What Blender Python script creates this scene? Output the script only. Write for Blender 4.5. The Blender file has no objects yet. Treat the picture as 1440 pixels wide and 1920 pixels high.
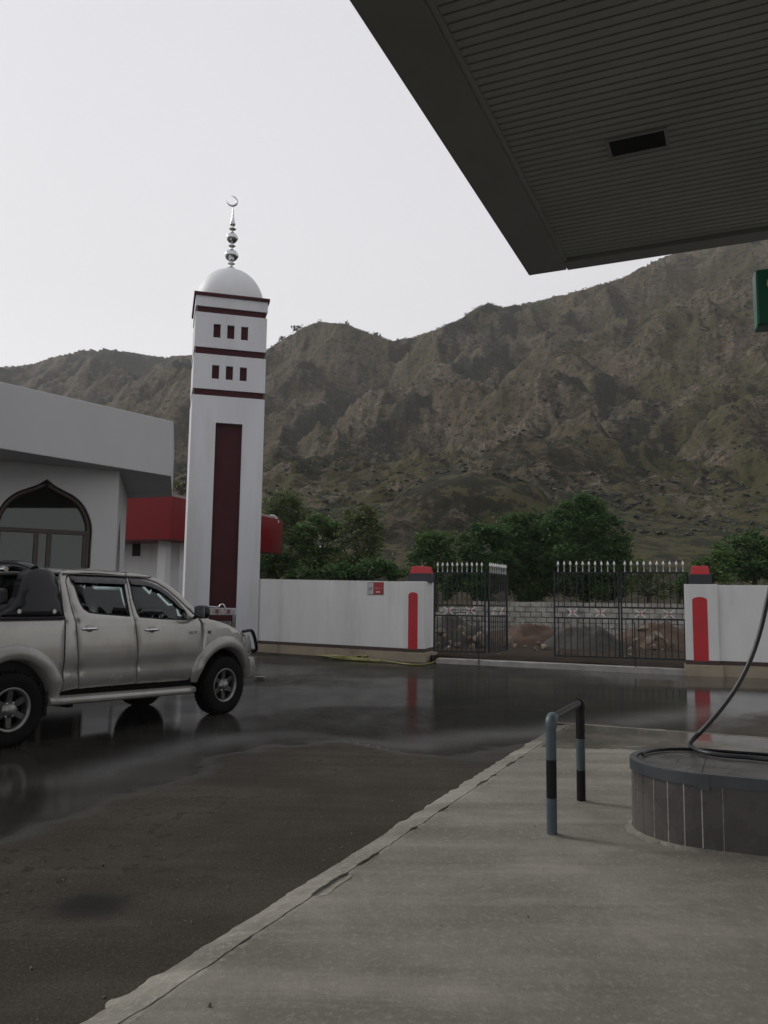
import bpy, bmesh, math, random
import numpy as np
from mathutils import Vector, Matrix
from mathutils.geometry import delaunay_2d_cdt
random.seed(7); rng = np.random.default_rng(7)
sc = bpy.context.scene
COL = sc.collection
# ---------------------------------------------------------------- camera
F, EYE, HY, ROLL = 1520.0, 1.5, 1130.0, 0.0135       # focal length in photo pixels, eye height, horizon row, roll
PIT = math.atan((HY - 960) / F)
cam_d = bpy.data.cameras.new("camera"); cam = bpy.data.objects.new("camera", cam_d); COL.objects.link(cam)
cam_d.sensor_fit = 'VERTICAL'; cam_d.sensor_height = 36.0; cam_d.lens = F / 1920 * 36.0
cam_d.clip_start = 0.05; cam_d.clip_end = 6000
c_f = np.array([0, math.cos(PIT), math.sin(PIT)]); c_u0 = np.array([0, -math.sin(PIT), math.cos(PIT)]); c_r0 = np.array([1., 0, 0])
c_r = c_r0 * math.cos(ROLL) + c_u0 * math.sin(ROLL); c_u = -c_r0 * math.sin(ROLL) + c_u0 * math.cos(ROLL)
CAM = np.array([0, 0, EYE])
cam.matrix_world = Matrix(((c_r[0], c_u[0], -c_f[0], 0), (c_r[1], c_u[1], -c_f[1], 0), (c_r[2], c_u[2], -c_f[2], EYE), (0, 0, 0, 1)))
sc.camera = cam
# ---------------------------------------------------------------- sky, sun, exposure
SUN_AZ, SUN_EL = math.radians(-63), math.radians(33)   # ahead and to the left, behind the overcast
w = bpy.data.worlds.new("World"); sc.world = w; w.use_nodes = True
nt = w.node_tree; nt.nodes.clear()
out = nt.nodes.new('ShaderNodeOutputWorld'); bg = nt.nodes.new('ShaderNodeBackground')
sky = nt.nodes.new('ShaderNodeTexSky'); sky.sky_type = 'NISHITA'; sky.sun_disc = False
sky.sun_elevation = SUN_EL; sky.sun_rotation = SUN_AZ; sky.dust_density = 6; sky.air_density = 1.2
hsv = nt.nodes.new('ShaderNodeHueSaturation'); hsv.inputs['Saturation'].default_value = 0.35; hsv.inputs['Value'].default_value = 0.05
tc = nt.nodes.new('ShaderNodeTexCoord'); sep = nt.nodes.new('ShaderNodeSeparateXYZ')
ramp = nt.nodes.new('ShaderNodeValToRGB')
ramp.color_ramp.elements[0].position = 0.0; ramp.color_ramp.elements[0].color = (1.06, 1.045, 1.045, 1)
ramp.color_ramp.elements[1].position = 0.9; ramp.color_ramp.elements[1].color = (0.73, 0.74, 0.79, 1)
e_ = ramp.color_ramp.elements.new(0.35); e_.color = (0.82, 0.812, 0.838, 1)
cl = nt.nodes.new('ShaderNodeTexNoise'); cl.inputs['Scale'].default_value = 1.6; cl.inputs['Detail'].default_value = 4
clr = nt.nodes.new('ShaderNodeMapRange'); clr.inputs[1].default_value = .3; clr.inputs[2].default_value = .7; clr.inputs[3].default_value = .98; clr.inputs[4].default_value = 1.02
mul = nt.nodes.new('ShaderNodeMix'); mul.data_type = 'RGBA'; mul.blend_type = 'MULTIPLY'; mul.inputs[0].default_value = 1
mix = nt.nodes.new('ShaderNodeMix'); mix.data_type = 'RGBA'; mix.inputs[0].default_value = 0.08
L = nt.links.new
L(tc.outputs['Generated'], sep.inputs[0]); L(sep.outputs['Z'], ramp.inputs[0]); L(tc.outputs['Generated'], cl.inputs['Vector'])
dt = nt.nodes.new('ShaderNodeVectorMath'); dt.operation = 'DOT_PRODUCT'; dt.inputs[1].default_value = (math.sin(SUN_AZ), math.cos(SUN_AZ), .15); L(tc.outputs['Generated'], dt.inputs[0])
dr = nt.nodes.new('ShaderNodeMapRange'); dr.inputs[1].default_value = -1; dr.inputs[2].default_value = 1; dr.inputs[3].default_value = .82; dr.inputs[4].default_value = 1.10; L(dt.outputs['Value'], dr.inputs[0])   # veiled sun: sky a little brighter on its side
m2 = nt.nodes.new('ShaderNodeMix'); m2.data_type = 'RGBA'; m2.blend_type = 'MULTIPLY'; m2.inputs[0].default_value = 1; L(ramp.outputs[0], m2.inputs[6]); L(dr.outputs[0], m2.inputs[7])
L(cl.outputs['Fac'], clr.inputs[0]); L(m2.outputs[2], mul.inputs[6]); L(clr.outputs[0], mul.inputs[7])
L(sky.outputs[0], hsv.inputs['Color']); L(mul.outputs[2], mix.inputs[6]); L(hsv.outputs[0], mix.inputs[7])
L(mix.outputs[2], bg.inputs['Color']); bg.inputs['Strength'].default_value = 1.0; L(bg.outputs[0], out.inputs['Surface'])
sun_d = bpy.data.lights.new("sun", 'SUN'); sun_d.energy = 1.9; sun_d.angle = math.radians(15); sun_d.color = (1.0, 0.97, 0.93)
sun = bpy.data.objects.new("sun", sun_d); COL.objects.link(sun)
sd = Vector((math.sin(SUN_AZ) * math.cos(SUN_EL), math.cos(SUN_AZ) * math.cos(SUN_EL), math.sin(SUN_EL)))
sun.rotation_euler = sd.to_track_quat('Z', 'Y').to_euler(); sun.location = (-30, 40, 40)
vs = sc.view_settings
vs.view_transform = 'Standard'; vs.look = 'None'; vs.gamma = 1.0; vs.exposure = 0.0; vs.use_curve_mapping = False
sc.cycles.volume_bounces = 1; sc.cycles.max_bounces = 8; sc.cycles.transparent_max_bounces = 24
sc.cycles.volume_step_rate = 4; sc.cycles.sample_clamp_indirect = 4
# ---------------------------------------------------------------- pixel -> place helpers
def ray(x, y): return c_f * F + c_r * (x - 720) - c_u * (y - 960)
def onz(x, y, z=0.0): d = ray(x, y); return CAM + d * (z - EYE) / d[2]
def aty(x, y, Y): d = ray(x, y); return CAM + d * Y / d[1]
def plan(x, Y, y=1122): p = aty(x, y, Y); return (p[0], p[1])
def onpl(x, y, p, n): d = ray(x, y); n = np.array(n, float); return CAM + d * (np.dot(np.array(p) - CAM, n) / np.dot(d, n))
def proj(P):
    q = np.asarray(P) - CAM; z = q @ c_f
    return 720 + F * (q @ c_r) / z, 960 - F * (q @ c_u) / z
# ---------------------------------------------------------------- object helpers
def tag(o, label=None, cat=None, group=None, kind=None):
    if label: o['label'] = label
    if cat: o['category'] = cat
    if group: o['group'] = group
    if kind: o['kind'] = kind
    return o
def empty(name, loc=(0, 0, 0), rz=0, label=None, cat=None, group=None):
    o = bpy.data.objects.new(name, None); COL.objects.link(o); o.empty_display_size = .2
    o.location = loc; o.rotation_euler = (0, 0, rz)
    return tag(o, label, cat, group)
def link(name, me, mat, parent=None, loc=None, rot=None):
    o = bpy.data.objects.new(name, me); COL.objects.link(o)
    if mat is not None and len(me.materials) == 0: me.materials.append(mat)
    if parent is not None: o.parent = parent
    if loc is not None: o.location = loc
    if rot is not None: o.rotation_euler = rot
    return o
def copy_tree(o, parent=None):
    c = o.copy(); COL.objects.link(c); c.parent = parent
    for ch in list(o.children): copy_tree(ch, c)
    return c
class MB:
    def __init__(s): s.v = []; s.f = []; s.sm = []
    def add(s, vs, fs, smooth=False):
        n = len(s.v); s.v += [tuple(map(float, p)) for p in vs]
        for f in fs: s.f.append(tuple(i + n for i in f)); s.sm.append(smooth)
        return s
    def box(s, c, d, rz=0, taper=1.0, R=None):
        hx, hy, hz = d[0] / 2, d[1] / 2, d[2] / 2; ps = []
        for z in (-1, 1):
            k = taper if z > 0 else 1.0
            for x, y in ((-1, -1), (1, -1), (1, 1), (-1, 1)): ps.append(Vector((x * hx * k, y * hy * k, z * hz)))
        if R is None: R = Matrix.Rotation(rz, 3, 'Z')
        ps = [R @ p + Vector(c) for p in ps]
        return s.add(ps, [(0, 3, 2, 1), (4, 5, 6, 7), (0, 1, 5, 4), (1, 2, 6, 5), (2, 3, 7, 6), (3, 0, 4, 7)])
    def bx(s, x0, x1, y0, y1, z0, z1): return s.box(((x0 + x1) / 2, (y0 + y1) / 2, (z0 + z1) / 2), (abs(x1 - x0), abs(y1 - y0), abs(z1 - z0)))
    def prism(s, poly, z0, z1):
        n = len(poly); ar = sum(poly[i][0] * poly[(i + 1) % n][1] - poly[(i + 1) % n][0] * poly[i][1] for i in range(n))
        if ar < 0: poly = poly[::-1]
        vs = [(p[0], p[1], z0) for p in poly] + [(p[0], p[1], z1) for p in poly]
        return s.add(vs, [tuple(range(n))[::-1], tuple(range(n, 2 * n))] + [(i, (i + 1) % n, n + (i + 1) % n, n + i) for i in range(n)])
    def tube(s, path, r, n=8, caps=True, closed=False):
        P = [Vector(p) for p in path]; m = len(P); rs = r if hasattr(r, '__len__') else ([r(i / (m - 1)) for i in range(m)] if callable(r) else [r] * m)
        vs = []; up = None
        for i in range(m):
            if closed: t = P[(i + 1) % m] - P[i - 1]
            else: t = P[min(i + 1, m - 1)] - P[max(i - 1, 0)]
            t.normalize()
            if up is None: up = Vector((0, 0, 1)) if abs(t.z) < .95 else Vector((1, 0, 0))
            a = t.cross(up); 
            if a.length < 1e-4: a = t.orthogonal()
            a.normalize(); b = a.cross(t); b.normalize(); up = b
            for k in range(n):
                q = 2 * math.pi * k / n; vs.append(P[i] + (a * math.cos(q) + b * math.sin(q)) * rs[i])
        fs = []
        for i in range(m if closed else m - 1):
            j = (i + 1) % m
            for k in range(n): fs.append((i * n + k, i * n + (k + 1) % n, j * n + (k + 1) % n, j * n + k))
        s.add(vs, fs, True)
        if caps and not closed:
            s.add(vs[:n], [tuple(range(n))]); s.add(vs[-n:], [tuple(range(n))[::-1]])
        return s
    def lathe(s, prof, n=32, c=(0, 0, 0), axis='Z', smooth=True, cap=True):
        vs = []; fs = []; m = len(prof)
        for r, z in prof:
            for k in range(n):
                q = 2 * math.pi * k / n; a, b = r * math.cos(q), r * math.sin(q)
                vs.append((a + c[0], b + c[1], z + c[2]) if axis == 'Z' else (a + c[0], z + c[1], b + c[2]))
        for i in range(m - 1):
            for k in range(n):
                q = (i * n + k, i * n + (k + 1) % n, (i + 1) * n + (k + 1) % n, (i + 1) * n + k)
                fs.append(q if axis == 'Z' else q[::-1])
        s.add(vs, fs, smooth)
        if cap:
            for j in (0, m - 1):
                if prof[j][0] > 1e-5: s.add(vs[j * n:(j + 1) * n], [tuple(range(n))])
        return s
    def mesh(s, name):
        me = bpy.data.meshes.new(name); me.from_pydata(s.v, [], s.f)
        me.polygons.foreach_set('use_smooth', s.sm); me.update()
        return me
    def build(s, name, mat, parent=None, loc=None, rz=None, bevel=0, fix=True, rot=None):
        me = s.mesh(name)
        if fix:
            b = bmesh.new(); b.from_mesh(me); bmesh.ops.recalc_face_normals(b, faces=b.faces); b.to_mesh(me); b.free()
        o = link(name, me, mat, parent, loc, rot if rot is not None else ((0, 0, rz) if rz is not None else None))
        if bevel:
            m = o.modifiers.new('bevel', 'BEVEL'); m.width = bevel; m.segments = 2; m.limit_method = 'ANGLE'; m.angle_limit = .7
        return o
def np_mesh(name, V, Q, smooth=True):
    """fast mesh from numpy arrays; Q is (n,3) or (n,4)"""
    me = bpy.data.meshes.new(name); V = np.asarray(V, np.float32); Q = np.asarray(Q, np.int32); k = Q.shape[1]
    me.vertices.add(len(V)); me.vertices.foreach_set('co', V.ravel())
    me.loops.add(Q.size); me.loops.foreach_set('vertex_index', Q.ravel())
    me.polygons.add(len(Q)); me.polygons.foreach_set('loop_start', np.arange(len(Q), dtype=np.int32) * k)
    me.polygons.foreach_set('loop_total', np.full(len(Q), k, np.int32))
    me.polygons.foreach_set('use_smooth', np.full(len(Q), smooth)); me.update(calc_edges=True)
    return me
def attr(me, name, vals):
    a = me.attributes.new(name, 'FLOAT', 'POINT'); a.data.foreach_set('value', np.asarray(vals, np.float32))
def inside(poly, x, y):
    r = False; n = len(poly); j = n - 1
    for i in range(n):
        xi, yi = poly[i]; xj, yj = poly[j]
        if (yi > y) != (yj > y) and x < (xj - xi) * (y - yi) / (yj - yi) + xi: r = not r
        j = i
    return r
def np_inside(poly, X, Y):
    r = np.zeros(X.shape, bool); n = len(poly); j = n - 1
    for i in range(n):
        xi, yi = poly[i]; xj, yj = poly[j]
        with np.errstate(divide='ignore', invalid='ignore'):
            c = ((yi > Y) != (yj > Y)) & (X < (xj - xi) * (Y - yi) / (yj - yi + 1e-12) + xi)
        r ^= c; j = i
    return r
def dens(poly, step, closed=True):
    o = []; n = len(poly)
    for i in range(n if closed else n - 1):
        a = poly[i]; b = poly[(i + 1) % n]; d = math.dist(a, b); k = max(1, int(round(d / step)))
        for q in range(k): o.append((a[0] + (b[0] - a[0]) * q / k, a[1] + (b[1] - a[1]) * q / k))
    if not closed: o.append(poly[-1])
    return o
def smooth_poly(pts, it=2):
    for _ in range(it):
        o = []
        for i in range(len(pts)):
            a = pts[i]; b = pts[(i + 1) % len(pts)]
            o += [(a[0] * .75 + b[0] * .25, a[1] * .75 + b[1] * .25), (a[0] * .25 + b[0] * .75, a[1] * .25 + b[1] * .75)]
        pts = o
    return pts
def smooth_open(pts, it=2):
    for _ in range(it):
        o = [pts[0]]
        for i in range(len(pts) - 1):
            a = np.array(pts[i], float); b = np.array(pts[i + 1], float)
            o += [tuple(a * .75 + b * .25), tuple(a * .25 + b * .75)]
        o.append(pts[-1]); pts = o
    return pts
def area(p): return .5 * sum(p[i][0] * p[(i + 1) % len(p)][1] - p[(i + 1) % len(p)][0] * p[i][1] for i in range(len(p)))
def inset(poly, d):
    n = len(poly); s = 1 if area(poly) > 0 else -1; o = []
    for i in range(n):
        a = Vector(poly[i - 1]); b = Vector(poly[i]); c = Vector(poly[(i + 1) % n])
        e1 = (b - a); e2 = (c - b)
        if e1.length < 1e-9 or e2.length < 1e-9: o.append(tuple(b)); continue
        n1 = Vector((-e1.y, e1.x)).normalized() * s; n2 = Vector((-e2.y, e2.x)).normalized() * s
        m = n1 + n2; l = m.length
        m = n1 if l < .2 else m / l * (1 / max(.45, (m / l).dot(n1)))
        q = b + m * d; o.append((q.x, q.y))
    return o
def panel(name, outline, fmap, mat, parent, holes=(), step=.06, edge=.009, thick=.02, smooth=True, grid=None):
    """a curved sheet: 2-D outline with holes, mapped by fmap(a, b, depth) to 3-D; soft rolled edges and a real thickness"""
    outl = dens(outline, step); hs = [dens(h, step) for h in holes]
    pts = []; dep = []; edges = []
    def loop(p, d):
        n0 = len(pts)
        for q in p: pts.append(Vector(q)); dep.append(d)
        for i in range(len(p)): edges.append((n0 + i, n0 + (i + 1) % len(p)))
    loop(outl, edge)
    if edge: loop(inset(outl, edge), 0)
    for h in hs:
        loop(h, edge)
        if edge:
            loop(inset(h, -edge), 0)
    g = grid or step * 1.6
    xs = [p[0] for p in outl]; ys = [p[1] for p in outl]
    barrier = [outl] + hs
    allp = np.array([tuple(p) for p in pts])
    x = min(xs) + g * .5
    while x < max(xs):
        y = min(ys) + g * .5
        while y < max(ys):
            if inside(outl, x, y) and not any(inside(h, x, y) for h in hs) and np.min(np.hypot(allp[:, 0] - x, allp[:, 1] - y)) > g * .45:
                pts.append(Vector((x, y))); dep.append(0)
            y += g
        x += g
    V, E, Fc, ov, oe, of = delaunay_2d_cdt(pts, edges, [], 0, 1e-6)
    D = [min((dep[k] for k in o), default=0) if o else 0 for o in ov]
    faces = []
    for f in Fc:
        cx = sum(V[i].x for i in f) / len(f); cy = sum(V[i].y for i in f) / len(f)
        if inside(outl, cx, cy) and not any(inside(h, cx, cy) for h in hs): faces.append(tuple(f))
    n = len(V)
    vs = [tuple(fmap(V[i].x, V[i].y, D[i])) for i in range(n)]
    back = [tuple(fmap(V[i].x, V[i].y, max(D[i], 0) + thick)) for i in range(n)]
    cnt = {}
    for f in faces:
        for i in range(len(f)):
            a, b = f[i], f[(i + 1) % len(f)]; k = (min(a, b), max(a, b)); cnt.setdefault(k, []).append((a, b))
    mb = MB(); mb.add(vs + back, [], False)
    for f in faces:
        mb.f.append(f); mb.sm.append(smooth); mb.f.append(tuple(i + n for i in f[::-1])); mb.sm.append(smooth)
    for k, l in cnt.items():
        if len(l) == 1: a, b = l[0]; mb.f.append((b, a, a + n, b + n)); mb.sm.append(False)
    return mb.build(name, mat, parent)
def text_mesh(name, s, size, mat, parent, M, ext=.002):
    cu = bpy.data.curves.new(name, 'FONT'); cu.body = s; cu.size = size; cu.extrude = ext; cu.align_x = 'CENTER'; cu.align_y = 'CENTER'
    o = bpy.data.objects.new(name + '_tmp', cu); COL.objects.link(o)
    bpy.context.view_layer.update()
    me = bpy.data.meshes.new_from_object(o.evaluated_get(bpy.context.evaluated_depsgraph_get()))
    bpy.data.objects.remove(o); bpy.data.curves.remove(cu)
    me.name = name; me.materials.clear(); me.transform(M)
    return link(name, me, mat, parent)
# ---------------------------------------------------------------- materials
def M(name, col, rough=.6, metal=0., var=.12, vscale=3., bump=0., bscale=40., spec=.5, col2=None, c2amt=.0, c2scale=1.2, coat=0., rvar=0., stretch=None, emit=None, world=True):
    m = bpy.data.materials.new(name); m.use_nodes = True; t = m.node_tree; b = t.nodes['Principled BSDF']; l = t.links.new
    b.inputs['Roughness'].default_value = rough; b.inputs['Metallic'].default_value = metal
    b.inputs['Specular IOR Level'].default_value = spec; b.inputs['Coat Weight'].default_value = coat; b.inputs['Coat Roughness'].default_value = .06
    b.inputs['Base Color'].default_value = (*col, 1)
    src = None
    if world:
        g = t.nodes.new('ShaderNodeNewGeometry'); src = g.outputs['Position']
    else:
        g = t.nodes.new('ShaderNodeTexCoord'); src = g.outputs['Object']
    if stretch:
        mp = t.nodes.new('ShaderNodeMapping'); mp.inputs['Scale'].default_value = stretch; l(src, mp.inputs[0]); src2 = mp.outputs[0]
    else: src2 = src
    cur = None
    if var:
        n = t.nodes.new('ShaderNodeTexNoise'); n.inputs['Scale'].default_value = vscale; n.inputs['Detail'].default_value = 7; n.inputs['Roughness'].default_value = .6; l(src2, n.inputs['Vector'])
        r = t.nodes.new('ShaderNodeMapRange'); r.inputs[1].default_value = .28; r.inputs[2].default_value = .72; r.inputs[3].default_value = 1 - var; r.inputs[4].default_value = 1 + var; l(n.outputs['Fac'], r.inputs[0])
        x = t.nodes.new('ShaderNodeMix'); x.data_type = 'RGBA'; x.blend_type = 'MULTIPLY'; x.inputs[0].default_value = 1; x.inputs[6].default_value = (*col, 1); l(r.outputs[0], x.inputs[7]); cur = x.outputs[2]
        if rvar:
            rr = t.nodes.new('ShaderNodeMapRange'); rr.inputs[1].default_value = .3; rr.inputs[2].default_value = .7; rr.inputs[3].default_value = max(0, rough - rvar); rr.inputs[4].default_value = min(1, rough + rvar); l(n.outputs['Fac'], rr.inputs[0]); l(rr.outputs[0], b.inputs['Roughness'])
    if col2:
        n2 = t.nodes.new('ShaderNodeTexNoise'); n2.inputs['Scale'].default_value = c2scale; n2.inputs['Detail'].default_value = 8; n2.inputs['Roughness'].default_value = .65; l(src2, n2.inputs['Vector'])
        r2 = t.nodes.new('ShaderNodeMapRange'); r2.inputs[1].default_value = .5; r2.inputs[2].default_value = .68; r2.inputs[3].default_value = 0; r2.inputs[4].default_value = c2amt; l(n2.outputs['Fac'], r2.inputs[0])
        x2 = t.nodes.new('ShaderNodeMix'); x2.data_type = 'RGBA'; l(r2.outputs[0], x2.inputs[0])
        if cur is not None: l(cur, x2.inputs[6])
        else: x2.inputs[6].default_value = (*col, 1)
        x2.inputs[7].default_value = (*col2, 1); cur = x2.outputs[2]
    if cur is not None: l(cur, b.inputs['Base Color'])
    if bump:
        nb = t.nodes.new('ShaderNodeTexNoise'); nb.inputs['Scale'].default_value = bscale; nb.inputs['Detail'].default_value = 5; l(src, nb.inputs['Vector'])
        bp = t.nodes.new('ShaderNodeBump'); bp.inputs['Strength'].default_value = bump; bp.inputs['Distance'].default_value = .01; l(nb.outputs['Fac'], bp.inputs['Height']); l(bp.outputs[0], b.inputs['Normal'])
    return m
def glass(name, tint, gloss_rough=.03, ior=1.5):
    m = bpy.data.materials.new(name); m.use_nodes = True; t = m.node_tree; t.nodes.clear(); l = t.links.new
    o = t.nodes.new('ShaderNodeOutputMaterial'); a = t.nodes.new('ShaderNodeBsdfTransparent'); a.inputs[0].default_value = (*tint, 1)
    g = t.nodes.new('ShaderNodeBsdfGlossy'); g.inputs['Roughness'].default_value = gloss_rough; g.inputs[0].default_value = (.9, .95, .95, 1)
    fr = t.nodes.new('ShaderNodeFresnel'); fr.inputs[0].default_value = ior; mx = t.nodes.new('ShaderNodeMixShader')
    l(fr.outputs[0], mx.inputs[0]); l(a.outputs[0], mx.inputs[1]); l(g.outputs[0], mx.inputs[2]); l(mx.outputs[0], o.inputs[0])
    return m
MT = {}
MT['white_wall'] = M('white_paint', (.65, .65, .645), .75, var=.08, vscale=1.5, bump=.35, bscale=40, col2=(.42, .40, .36), c2amt=.45, c2scale=1.1, stretch=(1, 1, .22))
MT['tower_white'] = M('tower_white_paint', (.55, .56, .58), .6, var=.07, vscale=1.6, bump=.3, bscale=30, col2=(.40, .39, .375), c2amt=.42, c2scale=1.1, stretch=(1, 1, .14))
MT['maroon'] = M('maroon_paint', (.050, .011, .0145), .7, spec=.2, var=.22, vscale=1.4, bump=.2, bscale=50, col2=(.03, .009, .011), c2amt=.5, c2scale=.8)
MT['red'] = M('red_paint', (.44, .017, .024), .5, var=.12, vscale=2, bump=.12)
MT['red_fascia'] = M('red_cladding', (.175, .005, .009), .4, spec=.2, var=.08, vscale=.8)
MT['hall'] = M('hall_paint', (.44, .445, .45), .75, var=.06, vscale=.8, bump=.2, bscale=60, col2=(.36, .36, .35), c2amt=.4, c2scale=.5, stretch=(1, 1, .4))
MT['beige'] = M('beige_plinth', (.29, .245, .18), .8, var=.15, vscale=2.5, bump=.3, bscale=50, col2=(.12, .10, .08), c2amt=.6, c2scale=1.1)
MT['band'] = M('brown_band', (.045, .028, .022), .6, var=.2, vscale=4)
MT['blackcap'] = M('dark_cap_paint', (.025, .026, .034), .55, var=.2)
MT['gate'] = M('gate_paint', (.014, .018, .021), .45, spec=.3, var=.25, vscale=9, bump=.1)
MT['white_metal'] = M('white_gloss_paint', (.68, .69, .68), .4, var=.08, vscale=8)
MT['dome'] = M('dome_paint', (.60, .61, .62), .55, var=.05, vscale=1.3, bump=.1)
MT['chrome'] = M('polished_steel', (.55, .56, .58), .13, 1., var=.08, vscale=6)
MT['block'] = M('concrete_block', (.36, .35, .315), .92, var=.3, vscale=3.5, bump=.6, bscale=35, col2=(.15, .14, .12), c2amt=.6, c2scale=1.4)
MT['mortar'] = M('mortar', (.13, .12, .105), .95, var=.25, vscale=6, bump=.5)
MT['concrete'] = M('concrete', (.28, .27, .25), .9, var=.2, vscale=3, bump=.4, bscale=60)
MT['stone'] = M('rubble_stone', (.14, .115, .085), .9, var=.4, vscale=1.7, bump=.5, bscale=14)
MT['soil'] = M('soil', (.075, .05, .032), .95, var=.4, vscale=2.5, bump=.9, bscale=9, col2=(.05, .046, .038), c2amt=.8, c2scale=.5)
MT['black'] = M('black_rubber', (.008, .008, .009), .6, spec=.2, var=.2, vscale=20)
# ================================================================ land
_T = rng.random((8, 256, 256))
def vn(x, y, k=0):
    xi = np.floor(x).astype(int); yi = np.floor(y).astype(int); fx = x - xi; fy = y - yi
    fx = fx * fx * fx * (fx * (fx * 6 - 15) + 10); fy = fy * fy * fy * (fy * (fy * 6 - 15) + 10); T = _T[k % 8]
    a = T[xi & 255, yi & 255]; b = T[(xi + 1) & 255, yi & 255]; c = T[xi & 255, (yi + 1) & 255]; d = T[(xi + 1) & 255, (yi + 1) & 255]
    return (a * (1 - fx) + b * fx) * (1 - fy) + (c * (1 - fx) + d * fx) * fy * 1.0
def fbm(x, y, oc=4, k=0, ridged=False):
    s = 0; a = .5; t = 0
    for i in range(oc):
        n = vn(x * 2 ** i + 17.3 * i, y * 2 ** i + 9.1 * i, k + i)
        if ridged: n = 1 - np.abs(2 * n - 1)
        s = s + a * n; t += a; a *= .5
    return s / t
def sstep(a, b, x): t = np.clip((x - a) / (b - a), 0, 1); return t * t * (3 - 2 * t)
COMPOUND = [(-45, -25), (-45, 46), (-3.2, 46), (-3.05, 24.3), (1.3, 21.35), (1.75, 20.95), (6.95, 18.35), (14.5, 15.4), (45, 4), (45, -25)]
# ridge lines of the mountain: (photo column, photo row, distance), crest lines first, then spurs running down
RIDGES = [
 [(-420, 740, 640), (-150, 700, 640), (0, 687, 620), (60, 682, 610), (110, 666, 600), (150, 656, 590), (200, 651, 580), (250, 662, 590), (300, 669, 600), (360, 665, 610), (430, 664, 600), (500, 668, 560)],
 [(450, 690, 520), (500, 655, 470), (530, 635, 450), (570, 613, 435), (600, 603, 430), (650, 608, 430), (690, 626, 445), (735, 641, 465)],
 [(735, 641, 465), (780, 631, 450), (830, 613, 420), (860, 601, 400), (890, 579, 385), (915, 568, 380), (945, 578, 395), (975, 600, 410)],
 [(900, 600, 520), (945, 577, 500), (1000, 564, 490), (1060, 551, 485), (1120, 536, 480), (1170, 521, 475), (1220, 491, 465), (1300, 462, 450), (1440, 425, 430), (1600, 400, 420), (1800, 380, 420)],
 [(200, 651, 580), (220, 720, 470), (270, 800, 370), (340, 880, 270), (420, 960, 190)],
 [(30, 690, 610), (-20, 780, 470), (-40, 880, 320), (-80, 980, 200)],
 [(600, 603, 430), (590, 680, 375), (560, 760, 310), (530, 850, 240), (500, 940, 175), (470, 1000, 130)],
 [(880, 590, 388), (872, 650, 350), (835, 700, 310), (800, 745, 275), (740, 820, 225), (700, 900, 170), (660, 990, 120)],
 [(915, 568, 380), (900, 660, 330), (850, 770, 255), (822, 800, 240), (812, 850, 215)],
 [(1130, 545, 470), (1110, 590, 400), (1090, 650, 340), (1065, 712, 290), (1010, 780, 240), (960, 850, 195), (900, 920, 150), (840, 990, 112), (800, 1030, 92)],
 [(1065, 712, 290), (1120, 790, 225), (1090, 855, 190), (1075, 890, 170), (1130, 920, 150)],
 [(1100, 650, 340), (1180, 745, 260), (1290, 800, 215), (1400, 850, 178), (1520, 920, 135)],
 [(1440, 425, 430), (1390, 560, 360), (1340, 650, 310), (1400, 720, 265), (1480, 780, 220), (1650, 860, 170)],
]
RP = [np.array([aty(x, y, D) for x, y, D in r]) for r in RIDGES]
RSL = [.60, .62, .70, .55, .72, .7, .85, .82, 1.1, .85, .95, .70, .80]
def land(X, Y, detail=True):
    ka = sstep(70, 200, np.hypot(X, Y)); wx = X + (14 + 40 * ka) * (fbm(X / 62, Y / 62, 4, 1) - .5); wy = Y + (14 + 40 * ka) * (fbm(X / 62 + 50, Y / 62, 4, 2) - .5)
    best = np.full(X.shape, -1e3); near = np.full(X.shape, 1e3); acc = np.zeros(X.shape); k = .22
    for ri, (P, sl) in enumerate(zip(RP, RSL)):
        v = np.full(X.shape, -1e3)
        for si, (a, b) in enumerate(zip(P[:-1], P[1:])):
            d = b - a; l2 = d[0] ** 2 + d[1] ** 2
            t0 = np.clip(((X - a[0]) * d[0] + (Y - a[1]) * d[1]) / l2, 0, 1)
            ds0 = np.hypot(X - a[0] - t0 * d[0], Y - a[1] - t0 * d[1])
            t = np.clip(((wx - a[0]) * d[0] + (wy - a[1]) * d[1]) / l2, 0, 1)
            ds1 = np.hypot(wx - a[0] - t * d[0], wy - a[1] - t * d[1])
            if ri < 4:
                q = sstep(0, 40, ds0); ds = ds0 * (1 - q) + ds1 * q; h = a[2] + t0 * d[2]; near = np.minimum(near, ds0); wr = 3.0
            elif si == 0:
                ds = ds0; h = a[2] + t0 * d[2]; wr = 5.0
            else:
                ds = ds1; h = a[2] + t * d[2]; wr = 11.0
            v = np.maximum(v, h - sl * (np.sqrt(ds * ds + wr * wr) - wr) * (1 + .0007 * ds))
        m = np.maximum(best, v); dd = np.abs(best - v)
        best = m + 0.0 * dd
    plain = .15 + np.clip(Y - 34, 0, 500) * .05 + np.clip(Y - 52, 0, 50) * .22 + np.clip(Y - 102, 0, 1000) * .09
    foot = sstep(40, 90, np.hypot(X, Y))
    z = np.maximum(plain, np.where(foot > 0, best * foot + plain * (1 - foot), plain))
    if detail:
        up = sstep(4, 24, z) * foot; am = (.10 + .90 * sstep(0, 28, near)) * up * (.3 + .7 * sstep(80, 170, np.hypot(X, Y)))
        g = fbm(X / 44, Y / 44, 5, 3, True) - .55
        z = z + am * (23 * g + 6.5 * (fbm(X / 13, Y / 13, 4, 4, True) - .5)) + up * (.25 + .75 * sstep(0, 8, near)) * 2.6 * (fbm(X / 3.6, Y / 3.6, 3, 5, True) - .5)
        z = z + (1 - up) * .12 * (fbm(X / 1.3, Y / 1.3, 3, 6) - .5)
    return z
NA, NR = 800, 620
az = np.radians(np.linspace(-43, 41, NA)); rr = np.geomspace(17.0, 800, NR)
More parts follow.
